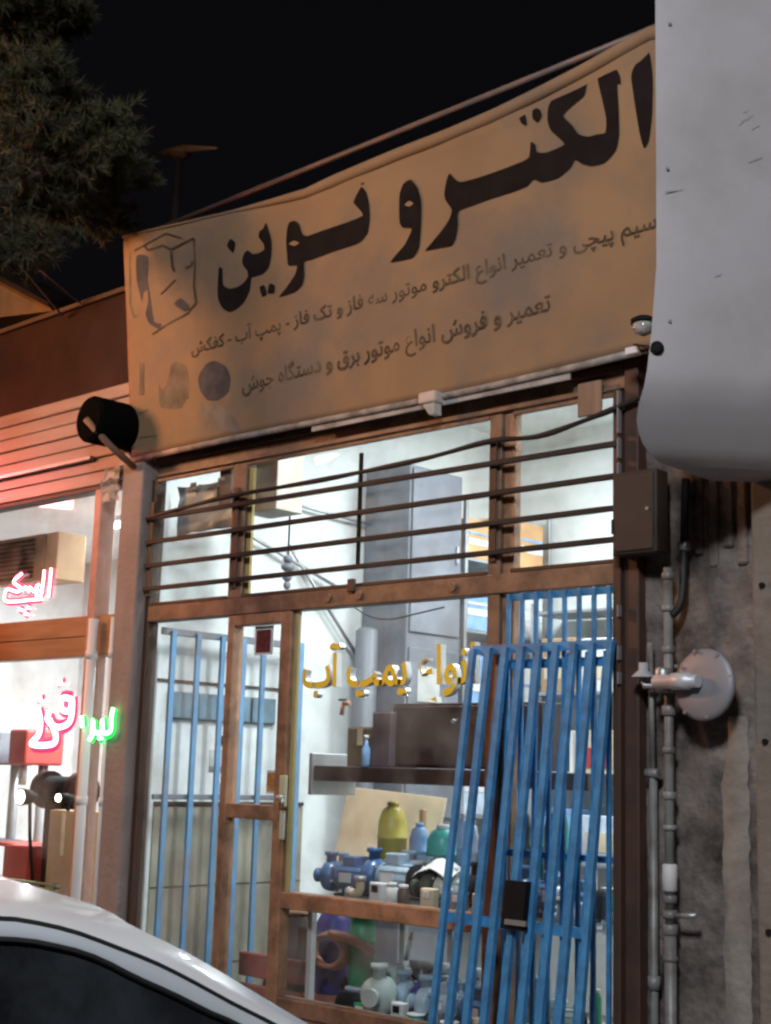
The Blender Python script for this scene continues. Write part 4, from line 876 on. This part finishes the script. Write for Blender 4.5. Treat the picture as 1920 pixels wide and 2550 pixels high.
box('pier', -2.705, -1.2, -.05, .3, -.15, 4.3, M('pier_plaster', (.22, .195, .165), .85, var=.3, dirt=(.10, .08, .06), dscale=3, bump=.6, bscale=20), pr, .015, 2)
for z in (1.05, 1.75, 2.35): cyl('anchor_bolt', (-2.655, -.062, z), (-2.655, -.05, z), .012, black, pr, 8)
box('joint_slot', -2.728, -2.706, .0, .02, .72, .98, black, pr, .002)
# meter box
mb = thing('meter_box', 'brown metal meter box on the wall beside the upper window', 'meter box', (-3.24, -.1, 2.7))
mbm = M('meter_box_paint', (.045, .034, .028), .6, var=.2, dirt=(.035, .028, .024), dscale=8)
box('case', -3.30, -3.085, -.13, -.035, 2.51, 2.86, mbm, mb, .006); box('door', -3.288, -3.097, -.139, -.1315, 2.522, 2.848, mbm, mb, .004)
box('hinge', -3.296, -3.289, -.145, -.131, 2.6, 2.66, brown_dk, mb, .001); cyl('latch', (-3.12, -.146, 2.69), (-3.12, -.139, 2.69), .008, grey_metal, mb, 8)
# gas riser with valve and regulator
gas = thing('gas_riser_pipe', 'old grey gas riser pipe with valve and sealed union', 'gas pipe', (-3.1, -.06, 0))
px_, py_ = -3.075, -.06; gp_m = M('weathered_pipe', (.26, .27, .26), .5, .2, var=.25, dirt=(.10, .06, .05), dscale=5, dirtamt=.7)
cyl('pipe', (px_, py_, -.15), (px_, py_, 1.02), .024, gp_m, gas, 14); cyl('pipe', (px_, py_, 1.02), (px_, py_, 2.45), .019, gp_m, gas, 14)
for z, h, r in ((2.40, .03, .026), (2.27, .025, .027), (2.10, .03, .027), (1.99, .025, .027), (1.85, .04, .03), (1.70, .025, .027), (1.52, .03, .028), (1.40, .02, .03), (1.12, .03, .028), (1.00, .04, .031), (.90, .02, .03), (.2, .03, .03)):
    MB().lathe((px_, py_, z), [(r*.9, 0), (r, .004), (r, h-.004), (r*.9, h)], (0, 0, 1), 12).build('fitting', gp_m, gas)
MB().lathe((px_, py_, 1.165), [(.024, 0), (.030, .004), (.030, .10), (.024, .105)], (0, 0, 1), 12).build('paper_seal', whitebox, gas)
MB().tube([(px_+.02, py_-.01, 1.075), (px_+.13, py_-.015, 1.085)], [.010, .012], 8).build('valve_lever', grey_metal, gas)
MB().lathe((px_, py_, 1.06), [(.028, 0), (.034, .012), (.028, .035)], (0, 0, 1), 12).build('valve_body', gp_m, gas)
reg = thing('gas_regulator', 'round dull aluminium gas regulator on the riser pipe', 'gas regulator', (-2.95, -.1, 1.95))
c = ad(1515, 1478, -.14); cz = c.z; cxr = c.x
MB().lathe((cxr, -.145, cz), [(.07, 0), (.125, .008), (.14, .016), (.142, .022), (.142, .030), (.14, .036), (.12, .05), (.06, .07)], (.12, 1, -.05), 30).build('diaphragm_case', alu, reg)
MB().lathe((px_-.005, -.165, cz+.01), [(.018, 0), (.028, .01), (.028, .09), (.034, .092), (.034, .17), (.026, .175), (.026, .21)], (1, -.05, 0), 18).build('body', M('pale_regulator_body', (.62, .64, .66), .45, .3, var=.1), reg)
MB().lathe((px_, -.10, cz-.03), [(.03, 0), (.034, .01), (.034, .09), (.03, .10)], (0, 0, 1), 14).build('union', grey_metal, reg)
for k in range(8):
    a = 2*math.pi*k/8+.2; x = cxr+.131*math.cos(a); z = cz+.131*math.sin(a); cyl('bolt', (x, -.148, z), (x, -.128, z), .007, grey_metal, reg, 8)
MB().lathe((px_-.10, -.09, cz+.035), [(.05, 0), (.045, .008), (.02, .03), (.02, .06)], (0, 0, 1), 14).build('vent_bell', M('vent_white', (.5, .5, .52), .5), reg)
MB().tube([(px_-.10, -.09, cz+.03), (px_-.10, -.085, cz), (px_, -.075, cz-.0)], .012, 8).build('elbow', grey_metal, reg)
t = thing('black_hose', 'black cable hanging in a loop down the plaster wall', 'cable', (0, 0, 0))
MB().tube(spline([ad(1482, 1035, -.03), ad(1478, 1180, -.03), ad(1476, 1270, -.04), ad(1468, 1310, -.05), ad(1452, 1330, -.06)], 6), .017, 8).build('hose', blackrub, t); cyl('clamp', ad(1478, 1180, -.035)+Vector((-.02, 0, 0)), ad(1478, 1180, -.035)+Vector((.02, 0, 0)), .02, grey_metal, t, 8)
t = thing('side_pipe', 'thin second pipe running down between the riser and brown post', 'pipe', (0, 0, 0))
cyl('pipe', (-3.175, -.02, -.15), (-3.175, -.02, 1.62), .017, gp_m, t, 12); cyl('elbow', (-3.2, -.03, 1.62), (-3.14, -.03, 1.62), .02, gp_m, t, 12); cyl('coupling', (-3.175, -.02, .78), (-3.175, -.02, .83), .026, gp_m, t, 12)
tube('tail', [(-3.175, -.02, 1.62), (-3.18, -.03, 2.15)], .012, gp_m, t, 8)

# ------------------------------------------------------------------ cream rounded box at the right
cr = thing('cream_sign_box', 'large plain cream box with rounded corner projecting over the wall', 'box sign', (-2.3, -.4, 2.7))
ang = math.radians(50.6)                 # direction of its face measured from +X towards +Y
e = Vector((math.cos(ang), math.sin(ang), 0)); n = Vector((math.sin(ang), -math.cos(ang), 0))   # n faces the camera
p0 = ad(1421, 500, -.75); o0 = Vector((p0.x, -.75, 0)); zb = ad(1480, 1025, -.74).z+.10
Lc, Hc, rc = 1.25, 2.6, .19
away = (e*.75-n*.66)*.34                  # the shell runs back towards the wall, its free end raked
bmx = MB(); rows = []
vs_ = [0, .004, .015, .035, .06, .09, .13, .18, .24, .30, .36, .45, .7, 1.1, 1.6, 2.1, Hc]
def ul(v): return rc-math.sqrt(max(0, rc*rc-(rc-v)**2)) if v < rc else 0.
def dp(v): return .75*max(0, .27-v)**1.25/.27**.25+.02*max(0, 1-v/.035)
def ush(v): return -.06*max(0, min(1, (.75-v)/.6))**1.5
for v in vs_: rows.append([o0+e*(ush(v)+ul(v)+(Lc-ul(v)-ush(v))*(k/8)**1.3)-n*(dp(v)+(.012 if k == 0 else 0))+Vector((0, 0, zb+v)) for k in range(9)])
bmx.grid(rows)
edge = [r[0] for r in reversed(rows)]+rows[0][1:]
bmx.grid([edge, [p+away*.04-Vector((0, 0, -.0)) for p in edge], [p+away for p in edge]])
bmx.poly([p+away for p in edge]+[rows[-1][-1]+away])
bmx.build('shell', cream, cr)
def onface(px, py, d):
    r = Vector(ray(px, py)); c = Vector(CAMP); return c+r*((o0+n*d-c).dot(n)/r.dot(n))
scm = M('scuff_grey', (.33, .305, .295), .7, var=.3, scale=30)
for x0, y0, x1, y1, w in ((1841, 312, 1856, 296, 4), (1858, 300, 1876, 285, 3), (1850, 282, 1862, 274, 3), (1872, 322, 1892, 312, 3), (1864, 405, 1899, 392, 3), (1657, 478, 1701, 472, 3), (1780, 690, 1796, 684, 3), (1735, 240, 1742, 262, 3)):
    MB().poly([onface(x0, y0-w/2, .0025), onface(x1, y1-w/2, .0025), onface(x1, y1+w/2, .0025), onface(x0, y0+w/2, .0025)]).build('scuff_mark', scm, cr)
for px, py in ((1668, 60), (1662, 420), (1668, 800)): p = onface(px, py, 0); cyl('rivet', p, p+n*.004, .007, grey_metal, cr, 8)
box('wall_bracket', -2.2, -2.1, -.3, .0, 3.6, 3.68, grey_metal, cr, .004)

# ------------------------------------------------------------------ white car
car = thing('parked_car', 'white sedan with dark windows parked nose towards the shops', 'car', (-2.9, -2.6, RZ))
rg = Vector((R[0][0], R[1][0], 0)).normalized(); fg_ = Vector((-rg.y, rg.x, 0))
TURN = math.radians(33)
cf = rg*math.cos(TURN)+fg_*math.sin(TURN)            # forward of the car
cw = Vector((-cf.y, cf.x, 0))                         # from the near side to the far side
P0 = Vector(CAMP)+Vector(ray(0, 2282))*(3.5/F); P0.z = 0
def cl(u, w, z): return P0+cf*u+cw*w+Vector((0, 0, z))
def onw(px, py, w):                                   # photo pixel on the car's lengthwise plane at depth w -> (u, w, z)
    r = Vector(ray(px, py)); c = Vector(CAMP); q = P0+cw*w
    p = c+r*((q-c).dot(cw)/r.dot(cw)); return Vector(((p-P0).dot(cf), w, p.z))
def R6(x, y): return (x/2.0825, 2100+y/2.0825)
gut = [onw(*R6(x, y), -.05*x/1430) for x, y in ((0, 380), (200, 405), (400, 455), (600, 530), (800, 610), (1000, 710), (1200, 820), (1430, 937))]
wint = [onw(*R6(x, y), -.02-.05*x/1430) for x, y in ((0, 490), (300, 530), (500, 590), (700, 690), (900, 780), (1100, 880), (1230, 937))]
sil = [onw(*R6(x, y), w) for x, y, w in ((0, 185, .34), (200, 235, .30), (400, 290, .25), (560, 350, .18), (690, 430, .10), (900, 530, .06), (1100, 640, .045), (1300, 760, .035), (1500, 880, .03), (1600, 937, .02))]
def ext(c, pre, post): return [Vector(p) for p in pre]+c+[Vector(p) for p in post]
g0, g1 = gut[0], gut[-1]; s0, s1 = sil[0], sil[-1]; w0, w1 = wint[0], wint[-1]
BZ = .62
gutc = ext(gut, [(g0.x-1.95, -.06, BZ+.02), (g0.x-1.6, -.04, .86), (g0.x-1.2, -.01, g0.z-.10), (g0.x-.75, 0, g0.z-.01), (g0.x-.35, 0, g0.z+.015)], [(g1.x+.22, -.09, g1.z-.12), (g1.x+.40, -.11, BZ+.04)])
silc = ext(sil, [(g0.x-1.93, .10, BZ+.06), (g0.x-1.55, .2, .91), (g0.x-1.2, .3, s0.z-.09), (g0.x-.75, .34, s0.z-.0), (g0.x-.35, .34, s0.z+.01)], [(s1.x+.22, -.0, s1.z-.12), (s1.x+.40, -.02, BZ+.05)])
wc = ext(wint, [(g0.x-1.75, -.09, BZ), (g0.x-1.45, -.07, .84), (g0.x-1.1, -.05, w0.z-.12), (g0.x-.7, -.03, w0.z-.03), (g0.x-.35, -.02, w0.z+.01)], [(w1.x+.22, -.10, w1.z-.12), (w1.x+.36, -.12, BZ)])
def resample(c, n):
    c = spline(c, 8); d = [0.]
    for a, b in zip(c, c[1:]): d.append(d[-1]+(b-a).length)
    out = []; j = 0
    for i in range(n):
        t = d[-1]*i/(n-1)
        while j < len(d)-2 and d[j+1] < t: j += 1
        f = (t-d[j])/max(1e-9, d[j+1]-d[j]); out.append(c[j].lerp(c[j+1], min(1, f)))
    return out
NS = 60; CWID = 1.42                                  # roof width between the two gutters
G, Sx, Wt = resample(gutc, NS), resample(silc, NS), resample(wc, NS)
mir = lambda p: Vector((p.x, CWID-p.y, p.z))
def cgrid(name, rows, m, par=None): return MB().grid([[cl(*p) for p in r] for r in rows]).build(name, m, par or car)
cgrid('roof_rail', [G, [a.lerp(b, .10)+Vector((0, 0, .010)) for a, b in zip(G, Sx)], [a.lerp(b, .5)+Vector((0, 0, .008)) for a, b in zip(G, Sx)], Sx], carwhite)
cgrid('roof_rail', [[mir(p) for p in r] for r in (G, Sx)], carwhite)
k0 = min(range(NS), key=lambda i: abs(Sx[i].x-(g0.x-.95))); k1 = min(range(NS), key=lambda i: (Sx[i]-sil[4]).length)
C_ = lambda i, du, dz: Vector((Sx[i].x+du, CWID/2, Sx[i].z+dz))
cgrid('roof', [[Sx[i] for i in range(k0, k1+1)], [C_(i, .04*(i-k0)/(k1-k0), .0) for i in range(k0, k1+1)], [mir(Sx[i]) for i in range(k0, k1+1)]], carwhite)
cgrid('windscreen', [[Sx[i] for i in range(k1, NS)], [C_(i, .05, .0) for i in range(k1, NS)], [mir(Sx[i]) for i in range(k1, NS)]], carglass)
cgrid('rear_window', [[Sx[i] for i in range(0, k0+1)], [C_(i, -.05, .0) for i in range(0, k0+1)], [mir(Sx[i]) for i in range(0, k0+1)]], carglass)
Gd = [p+Vector((0, -.006, -.010)) for p in G]
cgrid('door_frame', [Gd, [a.lerp(b, .5)+Vector((0, -.010, 0)) for a, b in zip(Gd, Wt)], Wt], M('silver_white_paint', (.60, .64, .68), .3, var=.02, coat=.5))
MB().tube([cl(*(p+Vector((0, -.003, -.004)))) for p in G], .006, 6).build('roof_seal', blackrub, car)
MB().tube([cl(*(p+Vector((0, -.006, -.003)))) for p in Wt], .008, 6).build('window_seal', blackrub, car)
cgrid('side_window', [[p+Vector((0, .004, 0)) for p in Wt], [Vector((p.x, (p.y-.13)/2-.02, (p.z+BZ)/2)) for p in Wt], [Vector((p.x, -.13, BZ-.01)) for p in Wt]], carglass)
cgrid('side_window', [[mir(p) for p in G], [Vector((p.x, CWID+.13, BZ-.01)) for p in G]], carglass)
u_r, u_f = g0.x-2.35, g1.x+1.25; WM = CWID/2
rows = []
for i in range(41):
    t = i/40; u = u_r+(u_f-u_r)*t; hw = .875-.20*max(0, abs(t-.5)-.34)**1.5*18; ztop = BZ+.01
    if t < .15: ztop = .58+.05*t/.15
    if t > .68: ztop = BZ+.01-.17*((t-.68)/.32)**1.6
    endr = min(1, min(t, 1-t)/.035); ez = .10*(1-endr)
    ring = [(u, WM-hw*.93, RZ+.20+ez), (u, WM-hw*.99, RZ+.34+ez*.5), (u, WM-hw, RZ+.6), (u, WM-hw*.985, min(ztop-.06, .55)), (u, WM-hw*.95, ztop-.012), (u, WM-hw*.6, ztop+.02), (u, WM, ztop+.025)]
    ring += [(u_, CWID-w_, z_) for (u_, w_, z_) in reversed(ring[:-1])]
    rows.append([cl(*p) for p in ring])
b = MB().grid(rows); bmesh.ops.holes_fill(b.bm, edges=[e_ for e_ in b.bm.edges if e_.is_boundary], sides=0)
b.build('body', carwhite, car)
for uw in (u_f-.80, u_r+.85):
    for w_, s_ in ((WM-.86, -1), (WM+.86, 1)):
        wh = MB().lathe(cl(uw, w_-s_*.20, RZ+.31), [(.2, 0), (.30, .015), (.31, .04), (.31, .18), (.30, .20), (.21, .205)], cw*s_, 24).build('wheel', tyre, car)
        MB().lathe(cl(uw, w_, RZ+.31), [(.21, 0), (.20, .012), (.06, .02), (.05, .03)], cw*s_, 20).build('rim', alu, wh)
CR = Matrix((cf, cw, Vector((0, 0, 1)))).transposed().to_4x4()
def cbox(name, u, w, z, du, dw, dz, m, bev=.012): return MB().box(-du/2, du/2, -dw/2, dw/2, -dz/2, dz/2, bev, 2, CR).bm, cl(u, w, z), name, m
def cb(*a, **k):
    bm, c, name, m = cbox(*a, **k)
    for v in bm.verts: v.co += c
    q = MB(); q.bm.free(); q.bm = bm; return q.build(name, m, car)
for w_ in (WM-.58, WM+.58):
    cb('headlight', u_f-.03, w_, .40, .10, .36, .12, alu); cb('tail_light', u_r+.03, w_, .46, .10, .36, .14, redp)
cb('grille', u_f-.0, WM, .12, .06, .9, .16, black)
for u_ in (g0.x-.1, g0.x-1.0): cb('door_handle', u_, WM-.885, .46, .18, .03, .03, carwhite)
cb('mirror', Wt[-7].x, -.24, .70, .10, .16, .13, carwhite, bev=.03)

# ------------------------------------------------------------------ pine tree, upper left
TX, TY = -6.80, -1.25
tree = thing('pine_tree', 'dark pine tree reaching in from the upper left above the siding', 'tree', (TX, TY, GZ))
MB().tube([(TX, TY, GZ), (TX-.03, TY, 2), (TX+.02, TY, 4), (TX, TY+.03, 6), (TX, TY, 8.6)], [.17, .15, .125, .09, .02], 12).build('trunk', bark, tree)
br_b = MB(); nd = MB()
def tuft(p, d, L_, k):
    for _ in range(k):
        v = (d*.7+Vector((random.gauss(0, 1), random.gauss(0, 1), random.gauss(0, 1)))*.55).normalized()*L_*random.uniform(.6, 1.1)
        s = v.cross(Vector((random.random()-.5, random.random()-.5, random.random()-.5))).normalized()*.0038
        nd.bm.faces.new([nd.bm.verts.new(p+s), nd.bm.verts.new(p-s), nd.bm.verts.new(p+v)])
def branch(z, az, L_, up, dens=1.):
    d = Vector((math.cos(az), math.sin(az), up)).normalized(); p = Vector((TX, TY, z)); pts = [p]
    for i in range(8):
        d = (d+Vector((random.uniform(-.1, .1), random.uniform(-.1, .1), random.uniform(-.04, .10)))).normalized(); p = p+d*L_/8; pts.append(p)
    br_b.tube(pts, [.03*(1-i/9)+.004 for i in range(9)], 6)
    for i in range(2, 9):
        for _ in range(int(5*dens)):
            q = pts[i]; sd = (d*.6+Vector((random.gauss(0, 1), random.gauss(0, 1), random.gauss(0, .5)))).normalized(); ln = random.uniform(.1, .38)*(1.15-i/12)
            e_ = q+sd*ln; br_b.tube([q, e_], [.006, .003], 4)
            for f in (.35, .6, .8, 1.): tuft(q+sd*ln*f, sd, .085, 20)
        tuft(pts[i], d, .10, 26)
view = math.atan2(.73, .68)              # direction to the right in the picture
for z, L_, n_, up in ((4.32, .42, 3, .02), (4.72, .92, 4, .02), (4.85, .92, 4, .04), (5.2, .55, 5, .1), (5.6, .56, 6, .15), (6.1, .56, 6, .2), (6.6, .52, 6, .25), (7.2, .45, 5, .4), (7.9, .35, 4, .6)):
    for k in range(n_): branch(z+random.uniform(-.15, .15), view+random.uniform(-1.1, 1.1) if k < n_*.7 else random.uniform(0, 6.28), L_*random.uniform(.75, 1.1), up)
br_b.build('branches', bark, tree); crown = nd.build('crown', needle, tree, False)
# two overhead wires
for i, (a, b) in enumerate((((20, 545), (135, 682)), ((40, 545), (175, 655)))):
    w_ = MB().tube([ad(a[0]-60, a[1]-75, -.9), ad(*a, -.7), ad(*b, -.06)], .007, 6).build('overhead_wire', M('faded_wire', (.12, .09, .09), .6))
    tag(w_, ['slack overhead wire, the steeper of two, running down to the red brown panel', 'slack overhead wire, the shallower of two, running down to the red brown panel'][i], 'wire')
# orange lit roof further left
rf = thing('left_roof', 'sloping roof end of the farther building at the left edge', 'roof', (-10.4, 1, 4.6))
a, b_, c_ = ad(-40, 585, 1.), ad(108, 664, 1.), ad(-40, 690, 1.)
MB().prism([a, b_, ad(112, 672, 1.), c_], (0, .6, 0)).build('gable', M('ochre_gable', (.50, .27, .12), .7), rf)
MB().prism([a+Vector((0, -.05, .05)), b_+Vector((.05, -.05, .02)), b_+Vector((.05, -.05, -.02)), a+Vector((0, -.05, 0))], (0, .7, 0)).build('verge', brown_dk, rf)
# far unlit lamp post
lp = thing('street_lamp', 'distant unlit lamp post with a flat winged head above the banner', 'street lamp', (-9, 4, 0))
h = ad(386, 338, 4.)
cyl('pole', (h.x, 4, GZ), (h.x, 4, h.z), .045, M('dull_pole', (.10, .075, .07), .6), lp, 10)
lm = M('lamp_head', (.36, .17, .08), .5)  # orange light from below is put into the head colour
a, b_ = ad(330, 331, 4.), ad(468, 320, 4.)
MB().tube([a, h+Vector((-.05, 0, .06)), h+Vector((.1, 0, .06)), b_], [.012, .07, .05, .014], 10).build('head', lm, lp)
MB().lathe(h+Vector((0, 0, -.03)), [(.05, 0), (.13, .05), (.14, .07)], (0, 0, 1), 12).build('bowl', lm, lp)

# ------------------------------------------------------------------ street lamps and neon that light the place (outside the frame)
def street(label, loc, aim, power, col, size, spread=None):
    t = thing('street_lamp', label, 'street lamp', (loc[0], loc[1], RZ))
    v = (Vector(aim)-Vector(loc)).normalized()
    cyl('pole', (loc[0], loc[1]-1.2, RZ), (loc[0], loc[1]-1.2, loc[2]+.2), .07, grey_metal, t, 12); tube('arm', [(loc[0], loc[1]-1.2, loc[2]+.2), (loc[0], loc[1], loc[2]+.25)], .035, grey_metal, t, 8)
    box('head', loc[0]-.14, loc[0]+.14, loc[1]-.3, loc[1]+.3, loc[2]+.12, loc[2]+.26, grey_metal, t, .03, 2); box('lens', loc[0]-.11, loc[0]+.11, loc[1]-.25, loc[1]+.25, loc[2]+.10, loc[2]+.119, emat('lens_'+label[:6], col, 8), t, .004)
    l = bpy.data.lights.new('lamp_light', 'AREA'); l.shape = 'DISK'; l.size = size; l.energy = power; l.color = col
    if spread: l.spread = math.radians(spread)
    o = bpy.data.objects.new('lamp_light', l); COL.objects.link(o); o.parent = t; o.location = Vector(loc)-Vector((loc[0], loc[1], RZ)); o.rotation_euler = v.to_track_quat('-Z', 'Y').to_euler()
street('orange sodium street lamp standing left of the picture', SODIUM_LOC, SODIUM_AIM, SODIUM_P, (1., .47, .20), .9, 150)
street('white street lamp standing on the road side to the right', WHITE_LOC, WHITE_AIM, WHITE_P, (.93, .95, 1.), 1.3)
nt_ = thing('neon_strip', 'red neon strip on the siding of the left shop, outside the picture', 'neon sign', (-9.6, -.5, 3.3))
MB().tube([(-10.2, -.9, 3.72), (-9.4, -.9, 3.72)], .02, 10).build('tube', NR, nt_); box('holder', -10.2, -9.4, -.9, -.08, 3.745, 3.775, black, nt_, .003)
l = bpy.data.lights.new('neon_light', 'AREA'); l.shape = 'RECTANGLE'; l.size = 1.0; l.size_y = .15; l.energy = RED_P; l.color = (1., .20, .20); l.spread = math.radians(110)
o = bpy.data.objects.new('neon_light', l); COL.objects.link(o); o.parent = nt_; o.location = (-.1, -.4, .36)
o.rotation_euler = (Vector((-8.0, 0, 3.1))-Vector((-9.7, -.9, 3.66))).to_track_quat('-Z', 'Y').to_euler()
